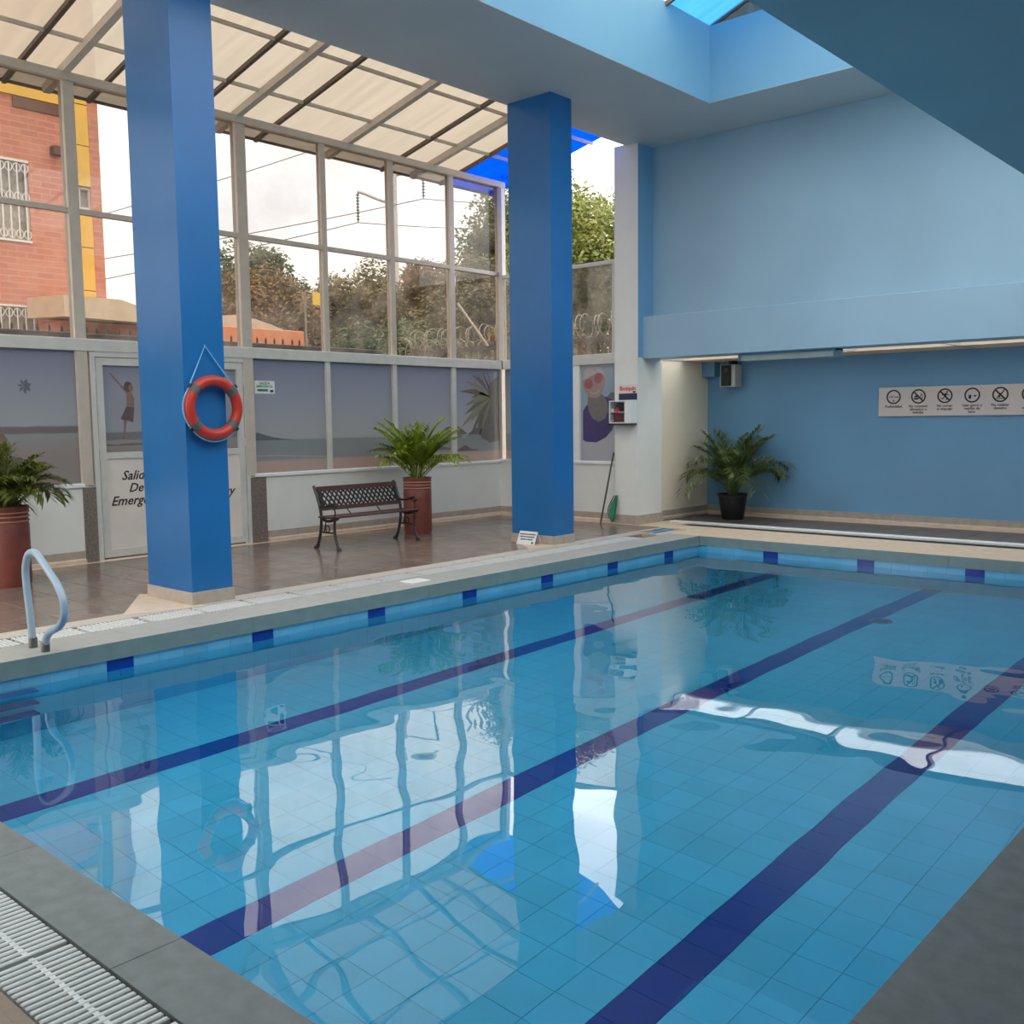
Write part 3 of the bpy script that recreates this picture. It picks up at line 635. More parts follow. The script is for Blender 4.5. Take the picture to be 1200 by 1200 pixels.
# return glazing by the corner
w2 = tag(empty('window_2', (-10, 12.44, .9)), kind='structure')
MB().cbox(-11.2, -8.87, 12.38, 12.5, 2.435, 2.59, .008).build('transom_rail', M['alu'], w2)
MB().cbox(-11.2, -8.87, 12.4, 12.46, 3.93, 3.985, .004).build('mid_rail', M['alu'], w2)
for x in (-11.24, -10.1, -8.93): MB().cbox(x-.04, x+.04, 12.4, 12.48, 2.59, 3.93 if x > -11 else 5.4, .004).build('mullion', M['alu'], w2)
for a, c in ((-11.2, -10.14), (-10.06, -8.97)): MB().box(a, c, 12.44, 12.445, 2.59, 3.93).build('pane', M['glass_dusty'], w2)
MB().cbox(-9.78, -9.60, 12.4, 12.48, .945, 2.435, .004).build('mullion', M['white'], w2)
pw0 = MB().box(-11.2, -9.78, 12.44, 12.45, .945, 2.435).build('print_pane', M['beach'], w2)
pw = MB().box(-9.60, -8.88, 12.44, 12.45, .945, 2.435).build('print_pane', M['pool_print'], w2)
DW = lambda nm, m_, pts, o: decal(nm, m_, pw, pts, o, 'R')
DW('printed_swimsuit', p_pur, [(-9.56, 1.27), (-9.5, 1.24), (-9.3, 1.23), (-9.12, 1.31), (-9.0, 1.42), (-8.93, 1.6), (-8.90, 1.8), (-8.95, 1.87), (-9.1, 1.93), (-9.18, 1.95), (-9.5, 1.8), (-9.56, 1.72)], .002)
DW('printed_chest', p_neck, [(-9.47, 1.84), (-9.44, 1.7), (-9.36, 1.6), (-9.25, 1.55), (-9.13, 1.6), (-9.07, 1.72), (-9.08, 1.83), (-9.15, 1.95), (-9.25, 2.0), (-9.45, 1.98)], .0026)
DW('printed_head', p_face, ell(-9.345, 2.17, .215, .255, 26), .0032)
DW('printed_cap', p_cap, [(-9.56, 2.2), (-9.54, 2.32), (-9.46, 2.41), (-9.345, 2.43), (-9.22, 2.40), (-9.15, 2.31), (-9.13, 2.24), (-9.2, 2.3), (-9.32, 2.29), (-9.45, 2.23)], .0038)
DW('printed_goggle', p_red, ell(-9.445, 2.14, .085, .08, 20), .0045)
DW('printed_goggle', p_red, ell(-9.255, 2.225, .08, .08, 20), .0045)
DW('printed_mouth', flat('print_mouth', (196, 180, 176)), [(-9.42, 2.01), (-9.34, 1.975), (-9.25, 2.0), (-9.21, 2.055), (-9.26, 2.03), (-9.34, 2.005)], .0045)
DW('printed_shoulder', p_dark, [(-9.1, 1.93), (-9.02, 2.0), (-8.92, 2.0), (-8.885, 1.9), (-8.95, 1.87)], .003)

# ================================================================== bench
bench = tag(empty('garden_bench', (-9.98, 8.36, 0)), 'dark cast iron and wood bench with lattice back by the left wall', 'bench')
def arc(pts, n=6):
    """smooth Catmull-Rom path through pts"""
    pts = [Vector(p) for p in pts]; out = []
    for i in range(len(pts)-1):
        p0 = pts[max(i-1, 0)]; p1 = pts[i]; p2 = pts[i+1]; p3 = pts[min(i+2, len(pts)-1)]
        for k in range(n):
            t = k/n; out.append(.5*((2*p1)+(p2-p0)*t+(2*p0-5*p1+4*p2-p3)*t*t+(3*p1-p0-3*p2+p3)*t**3))
    out.append(pts[-1]); return out
for y in (7.69, 9.03):
    def A(*p): return arc([(x, y, z) for x, z in p])
    back = A((-10.19, 0), (-10.15, .06), (-10.10, .2), (-10.075, .36), (-10.09, .5), (-10.15, .66), (-10.215, .79))
    MB().tube(back, [.026 if k < 6 else .019 for k in range(len(back))], 8).build('rear_leg', M['iron'], bench, True)
    front = A((-9.735, 0), (-9.76, .05), (-9.80, .16), (-9.815, .28), (-9.80, .385))
    MB().tube(front, [.027 if k < 5 else .018 for k in range(len(front))], 8).build('front_leg', M['iron'], bench, True)
    arm = A((-10.10, .545), (-10.02, .535), (-9.93, .545), (-9.85, .57), (-9.79, .575), (-9.765, .55), (-9.785, .53), (-9.81, .545))
    ar = MB().tube(arm, .016, 8).build('armrest', M['iron'], bench, True)
    MB().tube(A((-9.85, .56), (-9.80, .5), (-9.795, .44), (-9.83, .39)), .010, 6).build('arm_scroll', M['iron'], ar, True)
    MB().tube(A((-10.075, .39), (-9.98, .36), (-9.88, .365), (-9.80, .39), (-9.745, .395)), .02, 8).build('seat_bracket', M['iron'], bench, True)
    st = MB().tube([(-10.09, y, .215), (-9.81, y, .21)], .011, 6).build('stretcher', M['iron'], bench, True)
    MB().tube(arc([(-9.95+.04*math.cos(a), y, .26+.04*math.sin(a)) for a in [k*math.pi/4 for k in range(9)]], 3), .008, 6).build('scroll', M['iron'], st, True)
    MB().tube([(-10.02, y, .22), (-9.98, y, .35)], .008, 6).build('stretcher_scroll', M['iron'], st, True)
    for x in (-10.195, -9.73): MB().lathe([(.032, 0), (.03, .018), (.02, .03)], (x, y, 0), 10).build('foot', M['iron'], bench)
for x, z in ((-10.06, .395), (-9.965, .388), (-9.87, .392), (-9.775, .405)): MB().cbox(x-.038, x+.038, 7.66, 9.06, z, z+.022, .005).build('seat_slat', M['wood'], bench)
def bp(t): # point on the slanted back, t in 0..1 from .43 to .77
    return (-10.085-.105*t**1.2, .47+.30*t)
for t, h in ((.12, .05), (.93, .062)):
    x, z = bp(t); MB().bar((x+.012, 7.69, z), (x+.012, 9.03, z), .024, h, (-.33, 0, 1)).build('back_rail', M['wood'], bench)
lat = MB()
za, zb_ = bp(.2), bp(.85)
def lp(y, t): x, z = bp(.2+.65*t); return (x+.012, y, z)
n = 17; y0, y1 = 7.74, 8.98; stp = (y1-y0)/n
for k in range(-2, n+1):
    for sgn in (1, -1):
        ya = y0+k*stp+(0 if sgn > 0 else 2*stp); yb = ya+sgn*2*stp
        pts = []
        for q in range(5):
            yy = ya+(yb-ya)*q/4
            if y0-.001 <= yy <= y1+.001: pts.append(lp(yy, q/4))
        for a_, b_ in zip(pts[:-1], pts[1:]): lat.bar(a_, b_, .012, .02, (1, 0, .3))
lat.build('lattice_panel', M['iron'], bench)
for y in (7.735, 8.985): MB().bar(lp(y, 0), lp(y, 1), .05, .014, (1, 0, .3)).build('panel_stile', M['iron'], bench)
for y in (8.1, 8.6): MB().tube([(-10.085, y, .5), (-10.05, y+.05, .41)], .007, 6).build('back_stay', M['iron'], bench)
MB().tube([(-9.80, 7.69, .36), (-10.02, 8.0, .40)], .006, 6).build('brace_wire', M['iron'], bench)

# ================================================================== potted palms
def leaf_mat(name, a, b_, c_, scale=2.0, trans=.35):
    m = bpy.data.materials.new(name); m.use_nodes = True; t = m.node_tree; n = t.nodes; n.clear(); L = t.links.new
    out = n.new('ShaderNodeOutputMaterial'); b = n.new('ShaderNodeBsdfPrincipled'); b.inputs['Roughness'].default_value = .5
    g = n.new('ShaderNodeNewGeometry'); tx_ = n.new('ShaderNodeTexNoise'); tx_.inputs['Scale'].default_value = scale; tx_.inputs['Detail'].default_value = 6; tx_.inputs['Roughness'].default_value = .75; L(g.outputs['Position'], tx_.inputs['Vector'])
    r = n.new('ShaderNodeValToRGB'); e = r.color_ramp.elements; e[0].position = .3; e[0].color = lin(a); e[1].position = .7; e[1].color = lin(c_); x = e.new(.5); x.color = lin(b_)
    L(tx_.outputs['Fac'], r.inputs[0]); L(r.outputs[0], b.inputs['Base Color']); tr = n.new('ShaderNodeBsdfTranslucent'); L(r.outputs[0], tr.inputs[0])
    mi = n.new('ShaderNodeMixShader'); mi.inputs[0].default_value = trans; L(b.outputs[0], mi.inputs[1]); L(tr.outputs[0], mi.inputs[2]); L(mi.outputs[0], out.inputs[0]); return m
def frond(base, az, el, length, droop, rnd, leaf=.2, nl=15, wid=.016, lim=None):
    mb = MB(); N = 12; p = Vector(base); pts = [p.copy()]; dirs = []
    for k in range(N):
        e = el-droop*((k+1)/N)**1.6; d = Vector((math.cos(az)*math.cos(e), math.sin(az)*math.cos(e), math.sin(e))); dirs.append(d); p = p+d*length/N; pts.append(p.copy())
    mb.tube(pts, [.007*(1-.8*k/N)+.001 for k in range(N+1)], 4)
    side = Vector((-math.sin(az), math.cos(az), 0))
    for i in range(nl):
        t = .25+.75*(i+.5)/nl; k = min(N-1, int(t*N)); fr = t*N-k; q = pts[k].lerp(pts[k+1], fr); d = dirs[k]
        l = leaf*(1-.75*abs(t-.55)**1.4*1.6)*rnd.uniform(.85, 1.15); l = max(l, leaf*.3)
        for sgn in (-1, 1):
            ld = (side*sgn*rnd.uniform(.7, 1)+d*rnd.uniform(.65, 1.0)+Vector((0, 0, rnd.uniform(.0, .35)))).normalized()
            tip = q+ld*l+Vector((0, 0, -l*rnd.uniform(.1, .35))); mid = q+ld*l*.5+Vector((0, 0, .01))
            nrm = ld.cross(Vector((0, 0, 1))); nrm = nrm.normalized() if nrm.length > .01 else side
            w = wid*rnd.uniform(.8, 1.2)/2+.002
            mb.quad(q, mid+nrm*w, tip, mid-nrm*w)
    if lim: mb.v = [(max(x, lim[0]), min(y, lim[1]), z) for x, y, z in mb.v]
    return mb
palm_bright = leaf_mat('palm_bright', (84, 108, 26), (142, 164, 44), (196, 206, 76), 5)
palm_olive = leaf_mat('palm_olive', (74, 88, 34), (108, 122, 50), (150, 156, 78), 6)
palm_dark = leaf_mat('palm_dark', (60, 82, 40), (98, 116, 56), (146, 152, 88), 5)
stem_m = mat('palm_stem', (104, 106, 52), .6, .2, 20)
def palm(name, label, c, pot, plant, m, seed, group=None, lim=None):
    rnd = random.Random(seed); o = tag(empty(name, c), label, 'potted plant', group)
    if pot == 'clay':
        prof = [(.186, 0), (.198, .03), (.2, .5), (.2, .62), (.194, .63), (.194, .645), (.204, .65), (.204, .66), (.194, .665), (.194, .69), (.204, .695), (.204, .705), (.194, .71), (.194, .73), (.204, .735), (.204, .745), (.2, .75), (.206, .80), (.186, .80), (.182, .74), (.01, .74)]
        pt = MB().lathe(prof, c, 36, cap=False).build('pot', M['terracotta'], o, True)
        for z in (.655, .70, .74): MB().lathe([(.2035, z-.008), (.2075, z-.005), (.2075, z+.003), (.2035, z+.006)], c, 36, cap=False).build('ring', M['terra_ring'], pt, True)
        top = .74; rs = .18
    else:
        prof = [(.165, 0), (.17, .01), (.222, .355), (.236, .36), (.238, .40), (.222, .40), (.218, .35), (.01, .35)]
        pt = MB().lathe(prof, c, 36, cap=False).build('pot', M['black_pot'], o, True); top = .35; rs = .215
    MB().lathe([(rs, top+.005), (rs*.6, top+.02), (.005, top+.025)], c, 20, cap=False).build('soil', M['soil'] if pot == 'clay' else mat('pebble', (150, 140, 124), .8, .4, 60, .4, 70), o)
    nf, hgt, spread, ll, dr = plant
    for k in range(5):
        a = 2*math.pi*k/5+.4; r0 = rnd.uniform(.03, .09); b0 = (c[0]+r0*math.cos(a), c[1]+r0*math.sin(a), c[2]+top); MB().tube([b0, (b0[0]+.03*math.cos(a), b0[1]+.03*math.sin(a), b0[2]+hgt*.3)], [.014, .009], 6).build('stem', stem_m, o)
    for k in range(nf):
        a = k*2.39996+rnd.uniform(-.3, .3); r0 = rnd.uniform(.01, .08); u = (k+.5)/nf
        el = R(90-44*u+rnd.uniform(-9, 9)); L_ = hgt*rnd.uniform(.85, 1.1)*(1.0-.12*u)
        base = (c[0]+r0*math.cos(a), c[1]+r0*math.sin(a), c[2]+top+hgt*rnd.uniform(.0, .12))
        frond(base, a, el, L_*spread, dr*rnd.uniform(.7, 1.2)*(.55+.75*u), rnd, ll, 26, .024, lim).build('frond', m, o, fix=False)
    return o
palm('potted_palm', 'bright green palm in a tall terracotta pot beside the bench', (-10.36, 9.61, 0), 'clay', (38, .80, 1.06, .26, .95), palm_bright, 3, 'palms in tall terracotta pots')
palm('potted_palm', 'olive green palm in a terracotta pot at the left frame edge', (-10.32, 4.0, 0), 'clay', (36, .58, 1.1, .24, 1.5), palm_olive, 12, 'palms in tall terracotta pots')
pp = palm('potted_palm', 'dark green areca palm in a black tapered pot before the blue far wall', (-7.74, 13.92, 0), 'black', (30, 1.02, 1.08, .34, 1.35), palm_dark, 8, lim=(-8.55, 14.52))

# ================================================================== life buoy on the column
bc = Vector((-7.765, 4.797, 1.735))
bu = tag(empty('life_buoy', bc), 'orange red ring life buoy with grey bands hung on the blue column', 'life buoy')
def ringp(a, r=.236, dx=0): return (bc.x+dx, bc.y+r*math.cos(a), bc.z+r*math.sin(a))
MB().tube([ringp(2*math.pi*k/48) for k in range(48)], .048, 16, True).build('ring', M['buoy'], bu, True)
for q in (.7, 2.44, 3.84, 5.58):
    MB().tube([ringp(q-.15+.3*k/6) for k in range(7)], .0505, 16).build('band', M['buoy_band'], bu, True)
    MB().tube([ringp(q-.05, .293), ringp(q+.05, .293)], .017, 8).build('clip', M['black'], bu)
MB().tube(arc([(-7.80, 4.797-.20, 1.735+.21), (-7.835+.012, 4.768, 2.275), (-7.80, 4.797+.22, 1.735+.20)], 1), .007, 6).build('hanging_rope', M['rope'], bu)
MB().tube([ringp(2.44+1.4*k/10, .288+.012*math.sin(math.pi*k/10)) for k in range(11)], .006, 6).build('grab_rope', M['rope'], bu)
MB().tube([ringp(3.84+1.74*k/10, .288+.010*math.sin(math.pi*k/10)) for k in range(11)], .006, 6).build('grab_rope', M['rope'], bu)
MB().lathe([(.008, 0), (.008, .02)], (-7.832, 4.768, 2.27), 8).build('nail', M['chrome'], bu)

# ================================================================== pool handrail
hr = tag(empty('pool_handrail', (-7.2, 2.95, 0)), 'pale bent tube handrail standing on the left coping', 'handrail')
pts = arc([(-7.28, 2.95, 0), (-7.305, 2.95, .24), (-7.335, 2.95, .44), (-7.335, 2.95, .58), (-7.27, 2.95, .68), (-7.16, 2.95, .70), (-7.06, 2.95, .655), (-6.95, 2.95, .585), (-6.83, 2.95, .505), (-6.745, 2.95, .40), (-6.75, 2.95, .29), (-6.84, 2.95, .21), (-6.98, 2.95, .155), (-7.06, 2.95, .09), (-7.075, 2.95, 0)], 5)
MB().tube(pts, .026, 14).build('tube', M['rail'], hr, True)
for x in (-7.28, -7.075): MB().lathe([(.03, 0), (.03, .07), (.0275, .075)], (x, 2.95, 0), 16, False).build('sleeve', M['rail_foot'], hr, True)

# ================================================================== small things on the coping and deck
sb = tag(empty('skimmer_box', (-7.73, 11.8, -.1)), 'open rectangular skimmer well with blue water at the far corner of the coping', 'skimmer')
b = MB()
for q in ((-7.93, -7.90, 11.42, 12.2), (-7.56, -7.53, 11.42, 12.2), (-7.9, -7.56, 11.42, 11.45), (-7.9, -7.56, 12.17, 12.2)): b.cbox(q[0], q[1], q[2], q[3], -.06, .012, .004)
b.build('frame', M['coping_pink'], sb)
MB().box(-7.9, -7.56, 11.45, 12.17, -.06, -.004).build('water_surface', mat('skimmer_water', (16, 80, 130), .1, .2, 8), sb)
MB().tube([(-7.71, 11.5, -.018), (-7.72, 12.12, -.018)], .03, 10).build('float_tube', mat('float_blue', (90, 160, 205), .4, .06, 10), sb, True)
pl_ = tag(empty('marker_plate', (-7.24, 6.66, .0)), 'small white plate lying on the left coping in front of the bench', 'plate')
MB().cbox(-7.33, -7.15, 6.53, 6.79, 0, .012, .004).build('plate', M['white'], pl_); MB().box(-7.28, -7.20, 6.6, 6.72, .012, .0135).build('print', M['grate'], pl_)
# tent sign at the foot of the second column
ts = tag(empty('tent_sign', (-8.28, 9.62, 0)), 'small white folded tent sign with dark lines at the foot of the blue column', 'sign')
sx0, sx1 = -8.42, -8.12
def tp(u, v): return (sx0+(sx1-sx0)*u, 9.53+.075*v, .165*v)
MB().prism([(0, 0), (1, 0), (1, 1), (0, 1)], lambda p: tp(*p), lambda p: (tp(*p)[0], tp(*p)[1]+.004, tp(*p)[2])).build('front_panel', M['white'], ts)
MB().prism([(0, 0), (1, 0), (1, 1), (0, 1)], lambda p: (tp(*p)[0], 9.53+.15-.075*p[1], tp(*p)[2]), lambda p: (tp(*p)[0], 9.53+.154-.075*p[1], tp(*p)[2])).build('back_panel', M['white'], ts)
for k, (u0, u1) in enumerate(((.06, .94), (.08, .9), (.16, .84))):
    v = .78-k*.19; b = MB(); u = u0; rnd = random.Random(k)
    while u < u1:
        w = rnd.uniform(.05, .12); e_ = min(u+w, u1)
        b.prism([(u, v-.045), (e_, v-.045), (e_, v+.045), (u, v+.045)], lambda p: (tp(*p)[0], tp(*p)[1]-.0015, tp(*p)[2]), lambda p: tp(*p)); u = e_+.02
    b.build('text_line', M['ink'], ts)
MB().prism(ell(.86, .16, .06, .09, 12), lambda p: (tp(*p)[0], tp(*p)[1]-.0015, tp(*p)[2]), lambda p: tp(*p)).build('emblem', M['green_ink'], ts)
# leaf net leaning in the corner
nt = tag(empty('leaf_net', (-9.0, 12.2, 0)), 'dark pole with a green net bag leaning beside the white pillar', 'pool net')
MB().tube([(-9.02, 12.16, 0), (-8.9, 12.31, .98), (-8.885, 12.325, 1.08)], .013, 8).build('pole', mat('pole_dark', (70, 62, 54), .5, .1, 20), nt)
MB().prism([(-8.80, .03), (-8.86, .1), (-8.895, .2), (-8.87, .3), (-8.80, .42), (-8.77, .44), (-8.765, .3), (-8.775, .1)], lambda p: (p[0]-.03, 12.20+.2*p[1], p[1]), lambda p: (p[0]-.03, 12.235+.17*p[1], p[1])).build('net_bag', M['net_green'], nt)
MB().tube(arc([(-8.83, 12.2, .03), (-8.925, 12.22, .2), (-8.83, 12.27, .43), (-8.80, 12.25, .25), (-8.83, 12.2, .03)], 5), .008, 6).build('net_rim', mat('rim_green', (34, 92, 66), .5, .1, 20), nt)

# ================================================================== first aid cabinet and its sign on the pillar
fa = tag(empty('first_aid_cabinet', (-8.64, 12.25, 1.5)), 'white first aid cabinet with a clear front and red cross on the white pillar', 'cabinet')
X0, X1, Z0, Z1, YF, YB = -8.86, -8.465, 1.525, 1.865, 12.17, 12.328
b = MB().cbox(X0, X0+.015, YF, YB, Z0, Z1, .003).cbox(X1-.115, X1, YF, YB, Z0, Z1, .003).box(X0+.015, X1-.115, YF, YB, Z1-.015, Z1).box(X0+.015, X1-.115, YF, YB, Z0, Z0+.015).box(X0+.015, X1-.115, YB-.01, YB, Z0+.015, Z1-.015)
b.build('body', M['white'], fa)
MB().box(X0+.015, X1-.115, YF+.01, YB-.01, 1.69, 1.70).build('shelf', M['white'], fa)
MB().box(X0+.015, X1-.115, YF+.001, YF+.004, Z0+.015, Z1-.015).build('clear_front', M['acrylic'], fa)
MB().box(X0-.02, X1+.0, YF-.01, YB, Z0-.025, Z0).build('base_board', M['channel'], fa)
cx, cz = -8.71, 1.72
MB().prism([(cx-.015, cz-.045), (cx+.015, cz-.045), (cx+.015, cz-.015), (cx+.045, cz-.015), (cx+.045, cz+.015), (cx+.015, cz+.015), (cx+.015, cz+.045), (cx-.015, cz+.045), (cx-.015, cz+.015), (cx-.045, cz+.015), (cx-.045, cz-.015), (cx-.015, cz-.015)], lambda p: (p[0], YF-.0005, p[1]), lambda p: (p[0], YF+.001, p[1])).build('red_cross', M['red_ink'], fa)
it = tag(MB().cbox(-8.77, -8.62, 12.2, 12.29, 1.705, 1.83, .02).build('pouch', M['black']), 'black pouch on the top shelf of the first aid cabinet', 'pouch')
it = tag(MB().cbox(-8.79, -8.60, 12.2, 12.29, 1.545, 1.675, .015).build('kit_bag', mat('maroon', (96, 22, 40), .6, .1, 30)), 'dark red bag on the lower shelf of the first aid cabinet', 'bag')
it = tag(MB().tube([(-8.81, 12.19, 1.723), (-8.812, 12.27, 1.723)], .021, 12).build('bandage_roll', M['white'], None, True), 'white bandage roll on the top shelf of the first aid cabinet', 'bandage')
fs = tag(empty('first_aid_sign', (-8.62, 12.325, 1.9)), 'white and navy sign with red lettering above the first aid cabinet', 'sign')
MB().box(-8.79, -8.46, 12.324, 12.33, 1.97, 2.1).build('plate', M['sign_pink'], fs); MB().box(-8.79, -8.46, 12.324, 12.33, 1.875, 1.97).build('navy_band', M['navy_ink'], fs)
F3 = lambda x, z, y: (lambda a, b_, d: (x+a, y-d, z+b_))
txt('lettering', 'Botiquín', .085, M['red_ink'], fs, F3(-8.625, 2.042, 12.3235), bold=.002)
MB().prism(ell(-8.51, 1.99, .03, .014, 12), lambda p: (p[0], 12.3225, p[1]), lambda p: (p[0], 12.324, p[1])).build('emblem', M['navy_ink'], fs)

# ================================================================== pool rules board on the far wall
rb = tag(empty('rules_board', (-4.6, 14.54, 1.58)), 'long pale pool rules board with round pictograms on the blue far wall', 'sign')
YS = 14.515
MB().box(-5.69, -2.95, YS, 14.53, 1.585, 2.0).build('panel', M['sign_pink'], rb)
S3 = lambda x, z: F3(x, z, YS-.0004)
def ringpoly(mb, cx, cz, r0, r1, n=32):
    for k in range(n):
        a, b_ = 2*math.pi*k/n, 2*math.pi*(k+1)/n
        mb.prism([(cx+r0*math.cos(a), cz+r0*math.sin(a)), (cx+r1*math.cos(a), cz+r1*math.sin(a)), (cx+r1*math.cos(b_), cz+r1*math.sin(b_)), (cx+r0*math.cos(b_), cz+r0*math.sin(b_))], lambda p: (p[0], YS-.002, p[1]), lambda p: (p[0], YS, p[1]))
def stroke(mb, pts, w):
    for (a, c) in zip(pts[:-1], pts[1:]):
        d = Vector((c[0]-a[0], c[1]-a[1])); d.normalize(); nn = Vector((-d.y, d.x))*w/2
        mb.prism([(a[0]-nn.x, a[1]-nn.y), (c[0]-nn.x, c[1]-nn.y), (c[0]+nn.x, c[1]+nn.y), (a[0]+nn.x, a[1]+nn.y)], lambda p: (p[0], YS-.0018, p[1]), lambda p: (p[0], YS, p[1]))
def blob(mb, pts): mb.prism(pts, lambda p: (p[0], YS-.0018, p[1]), lambda p: (p[0], YS, p[1]))
items = [(-5.474, False, ['Profundidad']), (-5.12, True, ['No consumir', 'alimentos o', 'bebidas']), (-4.755, True, ['No correr', 'ni empujar']), (-4.391, False, ['Usar gorro y', 'vestido de', 'baño']), (-4.029, True, ['No realizar', 'clavados']), (-3.66, True, ['No', 'consumir', 'alcohol'])]
for k, (x, ban, lines) in enumerate(items):
    cz = 1.862; b = MB(); ringpoly(b, x, cz, .083, .104)
    if ban: stroke(b, [(x-.068, cz+.068), (x+.068, cz-.068)], .022)
    pg = b.build('pictogram_ring', M['ink'], rb, fix=False); b = MB()
    if k == 0: stroke(b, [(x-.012, cz-.055), (x+.012, cz-.055)], .012); stroke(b, [(x, cz-.066), (x, cz-.04)], .012)
    elif k == 1:
        blob(b, [(x-.06, cz-.045), (x+.0, cz-.045), (x+.01, cz-.02), (x-.07, cz-.02)]); blob(b, ell(x-.03, cz-.0, .03, .014, 12)); stroke(b, [(x+.02, cz-.03), (x+.035, cz+.02), (x+.06, cz+.03)], .01); stroke(b, [(x+.02, cz-.03), (x+.05, cz-.03), (x+.065, cz+.02)], .01); stroke(b, [(x+.03, cz+.02), (x+.04, cz+.06)], .006)
    elif k == 2:
        blob(b, ell(x+.03, cz+.052, .014, .014, 12)); stroke(b, [(x+.02, cz+.035), (x-.005, cz-.012)], .026); stroke(b, [(x-.005, cz-.012), (x+.03, cz-.03), (x+.015, cz-.06)], .014); stroke(b, [(x-.005, cz-.012), (x-.025, cz-.04), (x-.055, cz-.035)], .014); stroke(b, [(x+.02, cz+.03), (x-.02, cz+.025), (x-.045, cz+.005)], .011); stroke(b, [(x+.02, cz+.03), (x+.045, cz+.005), (x+.06, cz+.015)], .011)
    elif k == 3:
        blob(b, [(x-.045, cz-.05), (x-.015, cz-.05), (x-.012, cz-.01), (x-.018, cz+.015), (x-.026, cz+.0), (x-.034, cz+.0), (x-.042, cz+.015), (x-.048, cz-.01)]); blob(b, [(x+.02, cz-.015), (x+.055, cz-.015), (x+.058, cz+.0), (x+.015, cz+.0)]); blob(b, [(x+.028, cz-.015), (x+.047, cz-.015), (x+.0375, cz-.03)])
    elif k == 4:
        stroke(b, [(x-.06, cz-.055), (x+.06, cz-.055)], .01); blob(b, ell(x-.01, cz-.03, .013, .013, 12)); stroke(b, [(x-.02, cz-.015), (x+.02, cz+.02)], .022); stroke(b, [(x+.02, cz+.02), (x+.05, cz+.065)], .016); stroke(b, [(x-.02, cz-.015), (x-.045, cz-.045)], .012)
    else: blob(b, [(x-.04, cz-.05), (x-.01, cz-.05), (x-.01, cz+.04), (x-.04, cz+.04)]); stroke(b, [(x-.05, cz+.04), (x+.0, cz+.04)], .012)
    b.build('pictogram', M['ink'], pg, fix=False)
    if k == 0: txt('lettering', '1.40 mts', .043, M['ink'], rb, S3(x, cz), bold=.0006)
    for j, s in enumerate(lines): txt('lettering', s, .05, M['ink'], rb, S3(x, 1.723-j*.044), bold=.0012)

# ================================================================== speaker, wall box and tube light under the beam
bx_ = tag(MB().cbox(-8.57, -8.34, 14.36, 14.55, 2.26, 2.5, .006).build('wall_box', M['blue_wall']), 'small blue boxed-in block in the corner beside the speaker', 'box')
spk = tag(empty('wall_speaker', (-8.05, 14.4, 2.09)), 'small black and grey loudspeaker hung in the corner above the potted palm', 'speaker')
MB().cbox(-8.20, -7.93, 14.30, 14.52, 2.085, 2.44, .012).build('cabinet', mat('spk_grey', (190, 190, 188), .5, .06, 12), spk)
MB().cbox(-8.175, -7.995, 14.285, 14.302, 2.10, 2.43, .006).build('front_grille', M['black'], spk)
dv = MB().tube([(-8.085, 14.287, 2.2), (-8.085, 14.27, 2.2)], .078, 24).build('woofer', mat('cone', (30, 24, 24), .5, .1, 20), spk, True)
MB().tube([(-8.085, 14.272, 2.2), (-8.085, 14.262, 2.2)], .03, 16).build('dust_cap', M['black'], dv, True)
MB().tube([(-8.085, 14.287, 2.35), (-8.085, 14.277, 2.35)], .035, 18).build('tweeter', mat('tweet', (84, 60, 56), .4, .1, 20), spk, True)
MB().box(-8.10, -8.03, 14.4, 14.55, 2.43, 2.5).build('bracket', M['black'], spk)
tl = tag(empty('tube_light', (-6.25, 12.8, 2.45)), 'long unlit tube light fixture fixed below the far beam', 'ceiling lamp')
MB().cbox(-6.95, -5.53, 12.62, 12.84, 2.462, 2.484, .004).build('housing', mat('lamp_blue', (84, 150, 178), .4, .05, 10), tl)
MB().cbox(-6.93, -5.55, 12.63, 12.83, 2.385, 2.462, .012).build('diffuser', mat('lamp_diffuser', (226, 236, 230), .4, .04, 10, trans=.3), tl)
for x in (-6.95, -5.56): MB().cbox(x, x+.03, 12.615, 12.845, 2.38, 2.484, .004).build('end_cap', mat('lamp_blue', (84, 150, 178)), tl)

# ================================================================== outdoors
tag(MB().quad((-140, -40, -.3), (-11.6, -40, -.3), (-11.6, 120, -.3), (-140, 120, -.3)).quad((-11.6, 14.9, -.3), (30, 14.9, -.3), (30, 120, -.3), (-11.6, 120, -.3)).build('ground_outside', mat('ground', (120, 116, 104), .9, .2, 1.5), fix=False), kind='structure')
# spiked boundary wall outside the glazing
bw = tag(empty('boundary_wall', (-13.5, 8, -.3)), 'low dark boundary wall topped with short spikes outside the left windows', 'wall')
MB().box(-13.6, -13.4, -2, 11.6, -.3, 2.76).build('wall_body', mat('dark_wall', (96, 88, 84), .8, .2, 3, .2, 30), bw)
MB().cbox(-13.64, -13.36, -2, 11.6, 2.76, 2.84, .01).build('cap', mat('cap_grey', (92, 86, 82), .7, .15, 5), bw)
me_k = MB().lathe([(.016, 0), (.016, .08), (.002, .12)], (0, 0, 0), 6).mesh('spike'); me_k.materials.append(M['black'])
for k in range(44): inst('spike', me_k, (-13.5, 3.0+k*.162+(.0 if k % 7 else .02), 2.83), bw)

